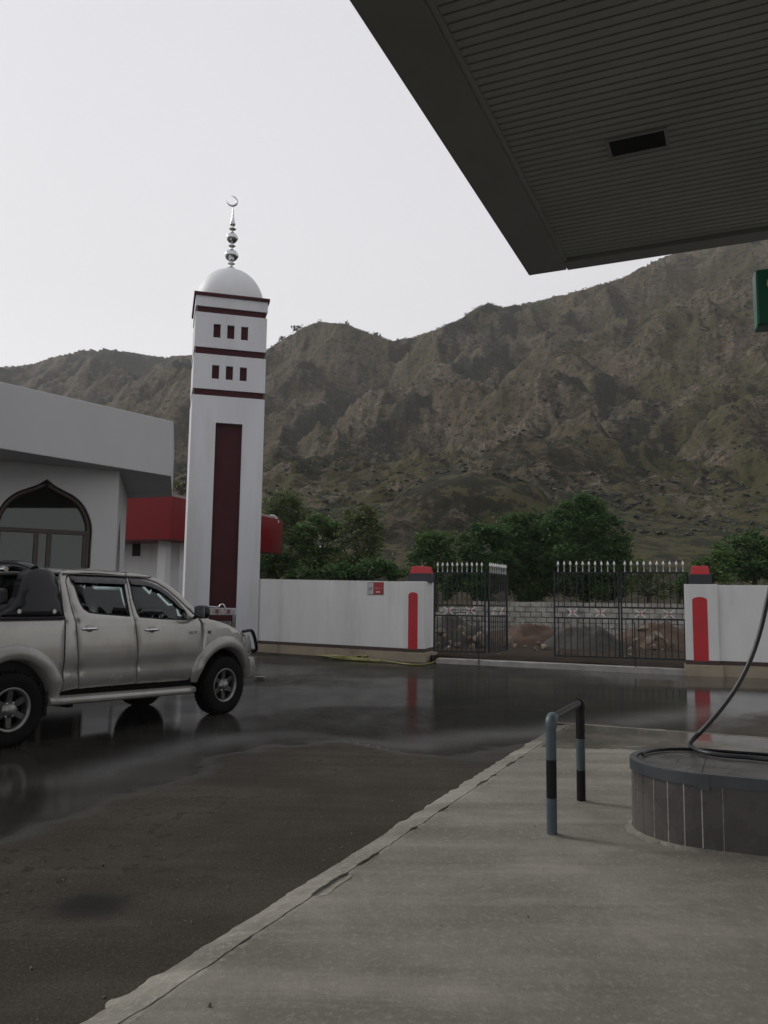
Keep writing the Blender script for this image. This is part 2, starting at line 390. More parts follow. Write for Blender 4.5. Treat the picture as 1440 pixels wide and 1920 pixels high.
AZ, RR = np.meshgrid(az, rr); X = RR * np.sin(AZ); Y = RR * np.cos(AZ)
Z = land(X, Y)
# rocky knobs standing out of the spurs
px, py = proj(np.stack([X, Y, Z], -1))
for cx, cy, R_, A_ in [(868, 635, 20, 9), (822, 790, 15, 9), (1062, 715, 20, 8), (1000, 790, 17, 7), (1135, 560, 26, 10), (1075, 875, 13, 8), (1010, 885, 11, 5), (870, 975, 9, 5), (640, 660, 20, 7), (560, 720, 18, 7), (1370, 620, 24, 9), (1330, 850, 14, 5), (700, 760, 16, 5), (930, 690, 18, 6), (1190, 740, 16, 5), (1240, 600, 22, 7), (540, 840, 15, 5), (150, 700, 26, 6), (300, 740, 24, 6)]:
    d_ = np.hypot(px - cx, py - cy) + np.where((RR > 75) & (RR < 620), 0, 1e6); i_ = np.unravel_index(np.argmin(d_ + RR * .02), d_.shape)
    e_x, e_y = (X - X[i_]) / R_, (Y - Y[i_]) / R_; w_ = 1 + .8 * (fbm(X / (R_ * .6), Y / (R_ * .6), 3, 2) - .5)
    Z = Z + A_ * np.exp(-((e_x * w_) ** 2 + (e_y * w_) ** 2) ** 1.6)
inn = np_inside(COMPOUND, X, Y); Z = np.where(inn, -.3, Z)
# bare rock faces: where the photograph shows cliffs, and on the steepest ground
gz_r, gz_a = np.gradient(Z); stp = np.abs(gz_r / np.gradient(RR, axis=0)) ; stp2 = np.abs(gz_a / np.maximum(RR * (az[1] - az[0]), .01))
steep = np.hypot(stp, stp2)
VV = np.stack([X, Y, Z], -1); px, py = proj(VV)
rock = sstep(.55, .68, fbm(X / 10, Y / 10, 4, 2) + .06 * sstep(.6, 1.3, steep)) * .26
for (cx, cy, rx, ry, s) in [(868, 645, 48, 28, 1.1), (820, 800, 26, 40, 1.), (1030, 745, 40, 50, .9), (985, 800, 30, 35, .9), (1095, 905, 45, 26, 1.15), (1020, 890, 40, 22, .9), (870, 985, 45, 34, 1.1), (1105, 590, 30, 18, .8), (1350, 640, 45, 45, .8), (1400, 640, 30, 50, .7), (1230, 690, 60, 30, .3), (640, 665, 22, 30, .5), (1180, 790, 120, 30, .35), (1340, 860, 60, 20, .5), (900, 880, 30, 18, .6), (960, 620, 40, 30, .3), (1250, 950, 90, 40, .25), (600, 880, 40, 30, .25)]:
    e = np.exp(-(((px - cx) / rx) ** 2 + ((py - cy) / ry) ** 2) * 1.2)
    e = np.where(np.hypot(px - cx, py - cy) < 200, e, 0)
    rock = np.maximum(rock, s * e * sstep(.33, .62, fbm(X / 5.5, Y / 5.5, 4, 5) * .6 + fbm(X / 2.3, Y / 9, 3, 1) * .4))
rock = np.where(RR < 70, rock * .4, rock); rock = np.clip(rock, 0, 1.2)
# cliffs step outward: broken ledges
led = (np.floor(Z / 2.6 + 1.4 * fbm(X / 8, Y / 8, 3, 7)) * 2.6 - Z)
Z = Z + np.where(RR > 70, np.clip(rock, 0, 1) * (.55 * np.clip(led + 1.3, -1.5, 1.5) + 2.2 * (fbm(X / 1.9, Y / 1.9, 3, 6, True) - .5)), 0)
Zs = land(X, Y, False) + 18 * sstep(80, 160, RR) * fbm(X / 44, Y / 44, 3, 3, True); dzr, dza = np.gradient(Zs); dzr = dzr / np.gradient(RR, axis=0); dza = dza / (RR * (az[1] - az[0])); dzdx = dzr * np.sin(AZ) + dza * np.cos(AZ)
veg = sstep(-.25, .45, -dzdx + .9 * (fbm(X / 20, Y / 20, 4, 1) - .5))     # slopes turned to the right carry more scrub
rock = rock * (1 - .45 * veg)
green = sstep(.42, .62, fbm(X / 30 + 7, Y / 30, 4, 6)) * .55 + .95 * np.exp(-(((px - 1330) / 240) ** 2 + ((py - 930) / 130) ** 2)) + .25 * sstep(760, 960, py) + .4 * np.exp(-(((px - 960) / 60) ** 2 + ((py - 770) / 60) ** 2))
# crest heights: keep every crest at the height the skyline has in its direction
SKY = np.array([(-600, 760), (-420, 742), (-150, 702), (0, 687), (60, 682), (110, 666), (150, 656), (200, 651), (250, 661), (300, 668), (360, 665), (430, 668), (500, 656), (530, 636), (570, 613), (600, 603), (650, 608), (690, 625), (735, 640), (780, 631), (830, 613), (860, 600), (890, 579), (915, 568), (945, 577), (1000, 564), (1060, 551), (1120, 536), (1170, 520), (1220, 490), (1300, 461), (1440, 424), (1600, 398), (1900, 370)], float)
for it_ in range(3):
    px, py = proj(np.stack([X, Y, Z], -1)); lim = np.interp(px, SKY[:, 0], SKY[:, 1]) + 1.6 * (vn(px / 9, px * 0 + 3.3, 2) - .5) + 1.2 * (vn(px / 3.5, px * 0 + 8.1, 3) - .5)
    Z = Z - np.where((RR > 120) & (py < lim), (lim - py) * RR / F * 1.02 + .02 * np.maximum(RR - 380, 0) * (it_ == 0), 0)
idx = np.arange(NA * NR).reshape(NR, NA)
Q = np.stack([idx[:-1, :-1], idx[:-1, 1:], idx[1:, 1:], idx[1:, :-1]], -1).reshape(-1, 4)
VV = np.stack([X, Y, Z], -1)
me = np_mesh('hillside', VV.reshape(-1, 3), Q)
attr(me, 'rock', rock.ravel()); attr(me, 'veg', veg.ravel()); attr(me, 'green', np.clip(green, 0, 1).ravel()); attr(me, 'flat', (1 - sstep(30, 75, RR)).ravel())
def terrain_mat():
    m = bpy.data.materials.new('mountain_scrub'); m.use_nodes = True; t = m.node_tree; b = t.nodes['Principled BSDF']; l = t.links.new
    b.inputs['Roughness'].default_value = .95; b.inputs['Specular IOR Level'].default_value = .15
    g = t.nodes.new('ShaderNodeNewGeometry')
    def nz(s, d=6, r=.65, typ='ShaderNodeTexNoise'):
        n = t.nodes.new(typ); n.inputs['Scale'].default_value = s; l(g.outputs['Position'], n.inputs['Vector'])
        if typ == 'ShaderNodeTexNoise': n.inputs['Detail'].default_value = d; n.inputs['Roughness'].default_value = r
        return n
    def rng_(src, a, b_, c=0., d=1.):
        n = t.nodes.new('ShaderNodeMapRange'); l(src, n.inputs[0]); n.inputs[1].default_value = a; n.inputs[2].default_value = b_; n.inputs[3].default_value = c; n.inputs[4].default_value = d; return n.outputs[0]
    def mx(f, a, b_, bl='MIX'):
        n = t.nodes.new('ShaderNodeMix'); n.data_type = 'RGBA'; n.blend_type = bl
        for s, v in ((0, f), (6, a), (7, b_)):
            if isinstance(v, (int, float)): n.inputs[s].default_value = v
            elif isinstance(v, tuple): n.inputs[s].default_value = (*v, 1)
            else: l(v, n.inputs[s])
        return n.outputs[2]
    def at(n_): n = t.nodes.new('ShaderNodeAttribute'); n.attribute_name = n_; return n.outputs['Fac']
    big = nz(.03); mid = nz(.16, 9, .72); fine = nz(1.0, 7, .7); pat = nz(.34, 7, .62); pat2 = nz(.95, 5, .6)
    def ml(a, b_, op='MULTIPLY'):
        n = t.nodes.new('ShaderNodeMath'); n.operation = op
        for k, v in ((0, a), (1, b_)):
            if isinstance(v, (int, float)): n.inputs[k].default_value = v
            else: l(v, n.inputs[k])
        return n.outputs[0]
    c = mx(rng_(mid.outputs['Fac'], .38, .62), (.058, .044, .0255), (.102, .079, .049))            # dry soil and grass
    c = mx(ml(at('green'), rng_(fine.outputs['Fac'], .30, .55)), c, (.058, .059, .021))            # fresh grass
    # scrub in ragged patches, closer together on the slopes turned to the right
    vs_ = ml(pat.outputs['Fac'], ml(at('veg'), .17), 'ADD'); c = mx(rng_(vs_, .545, .59, 0, .82), c, (.0160, .0165, .0100))
    vs2 = ml(pat2.outputs['Fac'], ml(at('veg'), .10), 'ADD'); c = mx(rng_(vs2, .565, .61, 0, .85), c, (.0180, .0190, .0110))
    rc = mx(rng_(fine.outputs['Fac'], .40, .58), (.060, .046, .034), (.200, .155, .115))
    rc = mx(rng_(nz(.5, 5).outputs['Fac'], .52, .60), rc, (.088, .082, .072))
    rm = ml(at('rock'), rng_(nz(.7, 8, .75).outputs['Fac'], .42, .55)); c = mx(rng_(rm, .09, .28, 0, .94), c, rc)
    c = mx(rng_(nz(2.2, 3).outputs['Fac'], .71, .76, 0, .6), c, (.19, .175, .15))                   # pale stones
    sl = mx(rng_(fine.outputs['Fac'], .3, .7), (0.0346, 0.0242, 0.0162), (0.0634, 0.0472, 0.0317))
    c = mx(at('flat'), c, sl)
    l(c, b.inputs['Base Color'])
    bp = t.nodes.new('ShaderNodeBump'); bp.inputs['Strength'].default_value = .9; bp.inputs['Distance'].default_value = .9; l(nz(.6, 9, .75).outputs['Fac'], bp.inputs['Height']); l(bp.outputs[0], b.inputs['Normal'])
    return m
MT['terrain'] = terrain_mat()
hill = tag(link('hillside', me, MT['terrain']), 'dry scrub-covered rocky mountain slopes', kind='structure')
gm_ = MB(); gm_.add([(-2500, -2500, -.5), (2500, -2500, -.5), (2500, 2500, -.5), (-2500, 2500, -.5)], [(0, 1, 2, 3)])
tag(gm_.build('ground', MT['soil'], fix=False), 'bare soil of the valley floor', kind='structure')
# low bushes and boulders strewn over the slopes (uncountable)
def scatter(name, n, smin, smax, mat, seed, wfun, squash, label):
    r = np.random.default_rng(seed); wts = wfun().ravel(); wts = wts / wts.sum()
    pick = r.choice(wts.size, n, p=wts); p = VV.reshape(-1, 3)[pick] + r.normal(0, .5, (n, 3)) * [1, 1, 0]
    base = np.array([(1, 0, 0), (-.5, .87, 0), (-.5, -.87, 0), (0, 0, 1), (.5, .5, .6), (-.7, 0, .6), (.4, -.7, .5), (0, 0, -.6)], float)
    tri = np.array([(0, 4, 6), (0, 1, 4), (1, 5, 4), (1, 2, 5), (2, 6, 5), (2, 0, 6), (4, 3, 6), (4, 5, 3), (5, 6, 3)])
    s = r.uniform(smin, smax, n) ** 1.0; a = r.uniform(0, 6.28, n); ca, sa = np.cos(a), np.sin(a)
    b = base[None] * (1 + .35 * r.normal(0, 1, (n, 8, 3))); b[..., 2] *= squash
    V = np.stack([b[..., 0] * ca[:, None] - b[..., 1] * sa[:, None], b[..., 0] * sa[:, None] + b[..., 1] * ca[:, None], b[..., 2]], -1) * s[:, None, None] + p[:, None]
    T = (tri[None] + 8 * np.arange(n)[:, None, None]).reshape(-1, 3)
    return tag(link(name, np_mesh(name, V.reshape(-1, 3), T, False), mat), label, kind='stuff')
vis = (RR > 85) & (px > -250) & (px < 1700)
MT['bush'] = M('hill_bush', (.020, .023, .014), .95, var=.45, vscale=.3)
MT['boulder'] = M('hill_boulder', (.125, .105, .085), .95, var=.4, vscale=.4)
cellA = RR ** 1.2
scatter('hill_scrub', 34000, .12, .55, MT['bush'], 3, lambda: np.where(vis, cellA * (.12 + sstep(.45, .6, fbm(X / 7, Y / 7, 4, 0)) + .9 * veg), 0), .75, 'low dark thorn bushes dotted over the mountain slopes')
scatter('hill_rubble', 15000, .10, .5, MT['boulder'], 4, lambda: np.where(vis, cellA * (.02 + rock * 3.0 + .5 * sstep(.6, .7, fbm(X / 9, Y / 9, 4, 3))) * sstep(95, 150, RR), 0), .6, 'pale loose boulders strewn over the mountain slopes')
# a few bushes on the skyline
for i, (bx, by, s) in enumerate([(528, 636, 1.7), (556, 615, 1.6), (563, 612, 1.2), (600, 601, 1.1), (651, 606, 1.3), (688, 624, 1.1), (707, 631, 2.0), (717, 637, 1.5)]):
    D = 438 + abs(bx - 610) * .14; p = aty(bx, by, D)
    mb = MB(); r = np.random.default_rng(50 + i)
    for k in range(26):
        d = r.normal(0, 1, 3) * [.75, .5, .45] * s; q = Vector(d) + Vector((0, 0, s * .9)); a = r.normal(0, .45, (3, 3)) * s
        mb.add([q + Vector(a[0]), q + Vector(a[1]), q + Vector(a[2])], [(0, 1, 2)])
    e = empty('ridge_bush', (p[0], p[1], p[2] - 1.6), 0, 'small dark bush standing on the skyline of the domed hill', 'bush', 'bushes on the skyline')
    mb.build('foliage', MT['bush'], e, fix=False); MB().tube([(0, 0, -1.5), (0, 0, s * .9)], .12 * s, 5).build('stem', MT['bush'], e)
# ================================================================ forecourt
TH = math.radians(24.0)
UX, UY = math.sin(TH), math.cos(TH)      # t axis: along the kerb, towards the gate
def st(s, t, z=0.0): return (s * UY + t * UX, -s * UX + t * UY, z)
wetline = [(-260, 1690), (-120, 1612), (0, 1560), (150, 1512), (300, 1462), (420, 1420), (520, 1396), (650, 1392), (760, 1412), (860, 1420), (930, 1404), (1000, 1396), (1100, 1392)]
WL = np.array([onz(*p)[:2] for p in wetline])
# wetness is asked for by direction across the yard: project on the axis square to the waterline
ax_u = np.array([.80, .60]); ax_v = np.array([-.60, .80])
wu = WL @ ax_u; wv = WL @ ax_v; o_ = np.argsort(wu); wu, wv = wu[o_], wv[o_]
gx = np.concatenate([np.arange(-45, -9, 1.0), np.arange(-9, 13, .11), np.arange(13, 45.1, 1.0)]); gy = np.concatenate([np.arange(-25, -1, 1.), np.arange(-1, 26.5, .11), np.arange(26.5, 47, .6)])
GX, GY = np.meshgrid(gx, gy)
wl = (GX * ax_v[0] + GY * ax_v[1]) - np.interp(GX * ax_u[0] + GY * ax_u[1], wu, wv)
wetn = wl + 1.0 * (fbm(GX / .9, GY / .9, 4, 1) - .5) + .5 * (fbm(GX / .22, GY / .22, 3, 2) - .5)
WET = sstep(-.40, .30, wetn)
# damp drips and the thin lighter rim where the film of water ends
rim = .95 * np.exp(-((wl - .75) / .45) ** 2) * sstep(.3, .6, fbm(GX / 1.5, GY / 1.5, 3, 3))
drip = (np.exp(-((wl + .9) / .8) ** 2) * .8 + .45 * np.exp(-(((GX + 1.9) / 1.2) ** 2 + ((GY - 4.9) / .9) ** 2)))
oil = np.exp(-(((GX - onz(170, 1697)[0]) / .21) ** 2 + ((GY - onz(170, 1697)[1]) / .19) ** 2) ** 2.0)
oil2 = .8 * np.exp(-(((GX - onz(170, 1720)[0]) / .75) ** 2 + ((GY - onz(170, 1720)[1]) / .45) ** 2)) * sstep(.3, .6, fbm(GX / .3, GY / .3, 3, 1))
PUD = np.clip(sstep(.46, .66, fbm(GX / 2.6 + 3, GY / 2.6, 4, 6)) * .30 + sstep(3.6, 6.0, GX + .15 * (GY - 14)) * .9 + .75 * sstep(-1.2, -3.2, GX) * sstep(13.5, 10, GY), 0, 1)
keep = np_inside(COMPOUND, GX, GY)
GZ = .012 * (fbm(GX / 1.6, GY / 1.6, 3, 2) - .5) * (1 - WET) - .004 * WET
i2 = np.arange(GX.size).reshape(GX.shape)
Q = np.stack([i2[:-1, :-1], i2[:-1, 1:], i2[1:, 1:], i2[1:, :-1]], -1); kq = (keep[:-1, :-1] | keep[1:, 1:] | keep[:-1, 1:] | keep[1:, :-1]); Q = Q[kq]
used = np.unique(Q); remap = -np.ones(GX.size, int); remap[used] = np.arange(len(used))
me = np_mesh('forecourt', np.stack([GX, GY, GZ], -1).reshape(-1, 3)[used], remap[Q])
for n_, a_ in (('wet', WET), ('rim', rim), ('stain', np.clip(oil, 0, 1)), ('drip', np.clip(drip + oil2 * .5, 0, 1)), ('pool', PUD)): attr(me, n_, a_.ravel()[used])
def court_mat(name, dry1, dry2, wetcol, has_attr, dust=(.15, .14, .12)):
    m = bpy.data.materials.new(name); m.use_nodes = True; t = m.node_tree; b = t.nodes['Principled BSDF']; l = t.links.new
    g = t.nodes.new('ShaderNodeNewGeometry')
    def nz(s, d=6, r=.6, sc3=None):
        n = t.nodes.new('ShaderNodeTexNoise'); n.inputs['Scale'].default_value = s; n.inputs['Detail'].default_value = d; n.inputs['Roughness'].default_value = r
        if sc3:
            mp = t.nodes.new('ShaderNodeMapping'); mp.inputs['Scale'].default_value = sc3; mp.inputs['Rotation'].default_value = (0, 0, TH); l(g.outputs['Position'], mp.inputs[0]); l(mp.outputs[0], n.inputs['Vector'])
        else: l(g.outputs['Position'], n.inputs['Vector'])
        return n.outputs['Fac']
    def mr(src, a, b_, c=0., d=1.):
        n = t.nodes.new('ShaderNodeMapRange'); l(src, n.inputs[0]); n.inputs[1].default_value = a; n.inputs[2].default_value = b_; n.inputs[3].default_value = c; n.inputs[4].default_value = d; return n.outputs[0]
    def mx(f, a, b_):
        n = t.nodes.new('ShaderNodeMix'); n.data_type = 'RGBA'
        for s, v in ((0, f), (6, a), (7, b_)):
            if isinstance(v, (int, float)): n.inputs[s].default_value = v
            elif isinstance(v, tuple): n.inputs[s].default_value = (*v, 1)
            else: l(v, n.inputs[s])
        return n.outputs[2]
    def mf(f, a, b_):
        n = t.nodes.new('ShaderNodeMix'); n.data_type = 'FLOAT'
        for s, v in ((0, f), (2, a), (3, b_)):
            if isinstance(v, (int, float)): n.inputs[s].default_value = v
            else: l(v, n.inputs[s])
        return n.outputs[0]
    def at(n_): n = t.nodes.new('ShaderNodeAttribute'); n.attribute_name = n_; return n.outputs['Fac']
    wet = at('wet')
    c = mx(mr(nz(.9, 8, .65), .35, .68), dry1, dry2)
    c = mx(mr(nz(.7, 7, .65), .42, .62, 0, .75), c, tuple(v * .72 for v in dry1))
    c = mx(mr(nz(1.3, 7, .65, (.3, 2.0, 1)), .46, .64, 0, .65), c, tuple(v * .68 for v in dry1))
    c = mx(mr(nz(34, 4, .7), .52, .68, 0, .5), c, dust)
    c = mx(mr(nz(60, 3, .6), .62, .70, 0, .3), c, tuple(v * .5 for v in dry1)); c = mx(mr(nz(5, 8, .75), .56, .70, 0, .45), c, tuple(v * .6 for v in dry1)); c = mx(mr(nz(2.2, 7, .7, (.3, 2.2, 1)), .54, .68, 0, .4), c, dust)
    c = mx(mr(nz(3, 6, .7, (1, .25, 1)), .55, .75, 0, .35), c, tuple(v * .6 for v in dry1))
    wc = mx(mr(nz(1.6, 8, .7), .4, .65), wetcol, tuple(v * 1.9 for v in wetcol))
    wc = mx(mr(nz(7, 6, .75, (1, .5, 1)), .66, .74, 0, .45), wc, tuple(v * .8 for v in dust))
    c = mx(wet, c, wc)
    rough = mf(wet, .9, mf(at('pool'), mr(nz(5, 6), .35, .7, .05, .13), .04))
    if has_attr:
        c = mx(at('rim'), c, (.125, .124, .122))
        sp = t.nodes.new('ShaderNodeMath'); sp.operation = 'MULTIPLY'; l(at('drip'), sp.inputs[0]); l(mr(nz(9, 3, .6), .575, .64, 0, .8), sp.inputs[1]); c = mx(sp.outputs[0], c, (.018, .016, .014))
        c = mx(mr(nz(.35, 5, .6), .42, .62, 0, .5), c, (.030, .027, .023)); c = mx(mr(nz(38, 2, .5), .68, .74, 0, .6), c, (.16, .15, .13)); c = mx(mr(nz(70, 3, .7), .50, .62, 0, .55), c, (.026, .022, .017)); c = mx(mr(nz(85, 3, .7), .54, .64, 0, .5), c, (.105, .094, .076))
        so = t.nodes.new('ShaderNodeMath'); so.operation = 'MULTIPLY'; l(at('stain'), so.inputs[0]); l(mr(nz(17, 4, .7), .22, .40), so.inputs[1]); c = mx(so.outputs[0], c, (.008, .0075, .007))
        rough = mf(at('stain'), rough, .7)
    l(c, b.inputs['Base Color']); l(rough, b.inputs['Roughness']); l(mf(wet, .10, .5), b.inputs['Specular IOR Level'])
    h1 = mr(nz(60, 6, .7), 0, 1, 0, .5); h2 = nz(3.3, 4)
    hb = t.nodes.new('ShaderNodeMath'); hb.operation = 'ADD'; l(h1, hb.inputs[0]); l(h2, hb.inputs[1])
    bp = t.nodes.new('ShaderNodeBump'); l(hb.outputs[0], bp.inputs['Height']); bp.inputs['Distance'].default_value = .01
    l(mf(wet, .95, mf(at('pool'), .16, .04)), bp.inputs['Strength']); l(bp.outputs[0], b.inputs['Normal'])
    # grains standing out of the water film: only part of the surface mirrors
    df = t.nodes.new('ShaderNodeBsdfDiffuse'); l(c, df.inputs[0]); ms = t.nodes.new('ShaderNodeMixShader')
    l(mf(wet, 1., mf(at('pool'), mr(nz(2.2, 6, .7, (1, .4, 1)), .3, .7, .08, .34), .95)), ms.inputs[0]); l(df.outputs[0], ms.inputs[1]); l(b.outputs[0], ms.inputs[2]); l(ms.outputs[0], t.nodes['Material Output'].inputs[0])
    return m
MT['court'] = court_mat('forecourt_concrete', (.048, .041, .031), (.075, .064, .050), (.016, .016, .015), True, (.085, .076, .062))
MT['pad'] = court_mat('pad_concrete', (.185, .174, .148), (.275, .26, .224), (.075, .07, .06), False, (.31, .29, .25))
tag(link('forecourt', me, MT['court']), 'wet dark concrete forecourt', kind='structure')
# ---- raised pump pad with its trowelled sloping edge
S0, S1, T0, T1 = -2.20, 12.0, -9.0, 10.35; PZ = .05
ss = np.concatenate([np.arange(S0 + .205, 1.5, .07), np.arange(1.5, S1 + .01, .25)]); tt = np.concatenate([np.arange(T0, 1.5, .4), np.arange(1.5, T1 + .001, .07)])
SS, TT = np.meshgrid(ss, tt)
PX = SS * UY + TT * UX; PY = -SS * UX + TT * UY
pw = TT - 8.35 + .55 * np.sin(SS * 1.1 + .4) - .25 * SS * (SS < 1.2) - .55 * sstep(1.0, 2.6, SS) * 1.2 + 1.3 * (fbm(PX / .55, PY / .55, 4, 3) - .5) + .3 * (fbm(PX / .12, PY / .12, 3, 4) - .5)
PWET = sstep(-.06, .10, pw)
zz = PZ + .004 * (fbm(PX / .7, PY / .7, 3, 1) - .5)
me = bpy.data.meshes.new('pad'); i3 = np.arange(SS.size).reshape(SS.shape)
Q = np.stack([i3[:-1, :-1], i3[:-1, 1:], i3[1:, 1:], i3[1:, :-1]], -1).reshape(-1, 4)
me = np_mesh('pump_pad', np.stack([PX, PY, zz], -1).reshape(-1, 3), Q); attr(me, 'wet', PWET.ravel()); attr(me, 'pool', (sstep(.8, 1.6, pw) * .9).ravel())
tag(link('pump_pad', me, MT['pad']), 'pale concrete pad under the canopy', kind='structure')
# sloping edge strip with chipped joint
def edge_strip(name, along, n, across, wet_fn):
    V = []; W = []
    for i in range(n):
        q = i / (n - 1)
        for k, (d, z) in enumerate(across):
            x, y = along(q, d, k); j = .010 * (fbm(np.array([x / .07]), np.array([y / .07]), 4, 2)[0] - .5)
            V.append((x, y, z + (j if 0 < k < len(across) - 1 else j * .3))); W.append(wet_fn(x, y))
    m_ = len(across); Q = [(i * m_ + k, (i + 1) * m_ + k, (i + 1) * m_ + k + 1, i * m_ + k + 1) for i in range(n - 1) for k in range(m_ - 1)]
    me = np_mesh(name, V, Q, False); attr(me, 'wet', W); attr(me, 'pool', np.zeros(len(V)))
    return tag(link(name, me, MT['kerb']), 'trowelled concrete edge of the pump pad', kind='structure')
MT['kerb'] = court_mat('edge_concrete', (.22, .208, .176), (.31, .295, .255), (.10, .095, .08), False, (.42, .40, .35))
jit = lambda v, k: .04 * (vn(np.array([v / .17]), np.array([k * 3.7]), 1)[0] - .5) + .03 * (vn(np.array([v / .055]), np.array([k * 1.7]), 2)[0] - .5)
def al1(q, d, k):
    t = 1.0 + q * (T1 - 1.0); ch = max(0, float(vn(np.array([t / .13]), np.array([2.2]), 3)[0]) - .66) * .16; s = S0 + d + (jit(t, 0) * 1.1 if k in (0, 1) else (jit(t, 5) * .22 + (ch if k in (6, 7) else (-ch * .4 if k in (4, 5) else 0)) if 4 <= k <= 7 else 0))
    return s * UY + t * UX, -s * UX + t * UY
edge_strip('pad_edge', al1, 900, [(-.02, -.02), (0, .004), (.03, .024), (.10, .040), (.180, .0470), (.1815, .033), (.192, .032), (.1935, .0510), (.215, .0500), (.24, .044)], lambda x, y: float(sstep(8.5, 9.0, x * UX + y * UY)))
def al2(q, d, k):
    s = S0 + q * (9 - S0); t = T1 - d + (jit(s, k) if k == 0 else 0)
    return s * UY + t * UX, -s * UX + t * UY
edge_strip('pad_edge', al2, 220, [(-.05, -.02), (0, .012), (.06, .056), (.12, .05)], lambda x, y: 1.0)
# ================================================================ boundary walls, pillars
def pillar(loc, rz, w, d, H, label, sw, ztop, cap_w, cap_off=0.0, front_pl=.06):
    """local: x along the front face (right), y away, origin at the front left base corner"""
    e = empty('gate_pillar', loc, rz, label, 'pillar')
    MB().bx(0, w, 0, d, .33, H).build('body', MT['white_wall'], e, bevel=.01)
    MB().bx(-.005, w + .005, -.005, d + .005, .235, .33).build('band', MT['band'], e)
    MB().bx(-.04, w + .07, -front_pl, d + .02, -.25, .235).build('plinth', MT['beige'], e, bevel=.012)
    c = w * .46; n = 10
    poly = [(c - sw / 2, .32)] + [(c + sw / 2, .32)] + [(c + sw / 2 * math.cos(a), ztop - .07 + .07 * math.sin(a)) for a in np.linspace(0, math.pi, n)]
    panel('red_stripe', poly, lambda a, z, dd: (a, -.006 + dd, z), MT['red'], e, step=.1, edge=0, thick=.004, smooth=False)
    cx = w * .5 + cap_off
    MB().box((cx, d * .5, H + .11), (cap_w, min(d, cap_w) * .9, .22)).build('cap_block', MT['blackcap'], e, bevel=.008)
    MB().box((cx, d * .5, H + .22 + .095), (cap_w * .86, min(d, cap_w) * .8, .19), taper=.84).build('cap_top', MT['red'], e, bevel=.012)
    return e
rzR = math.radians(-20)
pR = onz(1287, 1266)
pillar((pR[0], pR[1], 0), rzR, .69, .5, 2.0, 'white gate pillar with broad red stripe, beside the half-open wide gate leaf', .31, 1.72, .47)
rzL = math.radians(-16)
pLc = onz(795, 1241.5)                                   # front right base corner
dL = np.array([math.cos(rzL), math.sin(rzL)]); bL = np.array([-dL[1], dL[0]])
pL = pLc[:2] - dL * .56
pillar((pL[0], pL[1], 0), rzL, .56, 1.25, 2.06, 'white gate pillar with narrow red stripe at the end of the wall with the plaque', .25, 1.78, .62, .05)
def wall(name, a, b, H0, H1, th, label):
    a = np.array(a[:2]); b = np.array(b[:2]); l = np.linalg.norm(b - a); rz = math.atan2(b[1] - a[1], b[0] - a[0])
    e = empty(name, (a[0], a[1], 0), rz, label, 'wall')
    mb = MB(); mb.add([(0, 0, .33), (l, 0, .33), (l, th, .33), (0, th, .33), (0, 0, H0), (l, 0, H1), (l, th, H1), (0, th, H0)], [(0, 3, 2, 1), (4, 5, 6, 7), (0, 1, 5, 4), (1, 2, 6, 5), (2, 3, 7, 6), (3, 0, 4, 7)])
    mb.build('wall_face', MT['white_wall'], e)
    MB().bx(0, l, -.008, th, .24, .328).build('band', MT['band'], e)
    MB().bx(0, l, -.035, th, -.3, .238).build('plinth', MT['beige'], e)
    return e, rz, l
wa = onz(478, 1221.5); wb = pL + bL * .10
wl_e, wl_rz, wl_l = wall('boundary_wall', wa, wb, 2.16, 2.06, .22, 'long white boundary wall with brown band between minaret and gate')
ra = np.array([pR[0], pR[1]]) + np.array([math.cos(rzR), math.sin(rzR)]) * .69 + np.array([-math.sin(rzR), math.cos(rzR)]) * .13
wall('boundary_wall', ra, ra + np.array([math.cos(rzR), math.sin(rzR)]) * 9, 1.99, 1.99, .22, 'white boundary wall running on from the broad-striped pillar behind the fuel hose')
# plaque on the long wall
wd = np.array([math.cos(wl_rz), math.sin(wl_rz), 0]); wn = np.array([wd[1], -wd[0], 0])
def onwall(x, y, off=.0): return onpl(x, y, np.array([wa[0], wa[1], 0]) + wn * off, wn)
q0 = onwall(689.5, 1115); q1 = onwall(719.5, 1091.5)
pw_ = float((q1 - q0) @ wd); ph_ = q1[2] - q0[2]
e = empty('wall_plaque', tuple(q0 + wn * .002), wl_rz, 'small framed plaque, half grey half red, high on the long white wall', 'sign')
MB().bx(0, pw_, -.012, 0, 0, ph_).build('frame', M('plaque_frame', (.05, .05, .055), .5), e)
f = .012
MB().bx(f, pw_ * .37, -.017, -.012, f, ph_ - f).build('grey_field', M('plaque_grey', (.42, .42, .42), .4), e)
rf = MB().bx(pw_ * .37 + .004, pw_ - f, -.017, -.012, f, ph_ - f).build('red_field', M('plaque_red', (.30, .012, .018), .35), e)
RX = Matrix.Rotation(math.pi / 2, 4, 'X')
text_mesh('lettering', 'SHELTA', .082, M('faded_letters', (.42, .16, .15), .5), e, Matrix.Translation((pw_ * .68, -.018, ph_ * .5)) @ RX, .001)
MB().box((pw_ * .67, -.018, ph_ * .22), (pw_ * .27, .003, .022)).build('lettering_line', MT['white_metal'], e)
sq = MB(); r = np.random.default_rng(2)
for k in range(7):
    x = pw_ * (.07 + .04 * k); sq.box((x, -.018, ph_ * (.5 + .07 * r.normal())), (.012, .002, ph_ * r.uniform(.12, .3)), R=Matrix.Rotation(r.uniform(-.6, .6), 3, 'Y'))
sq.build('emblem', M('plaque_ink', (.12, .10, .13), .6), e)
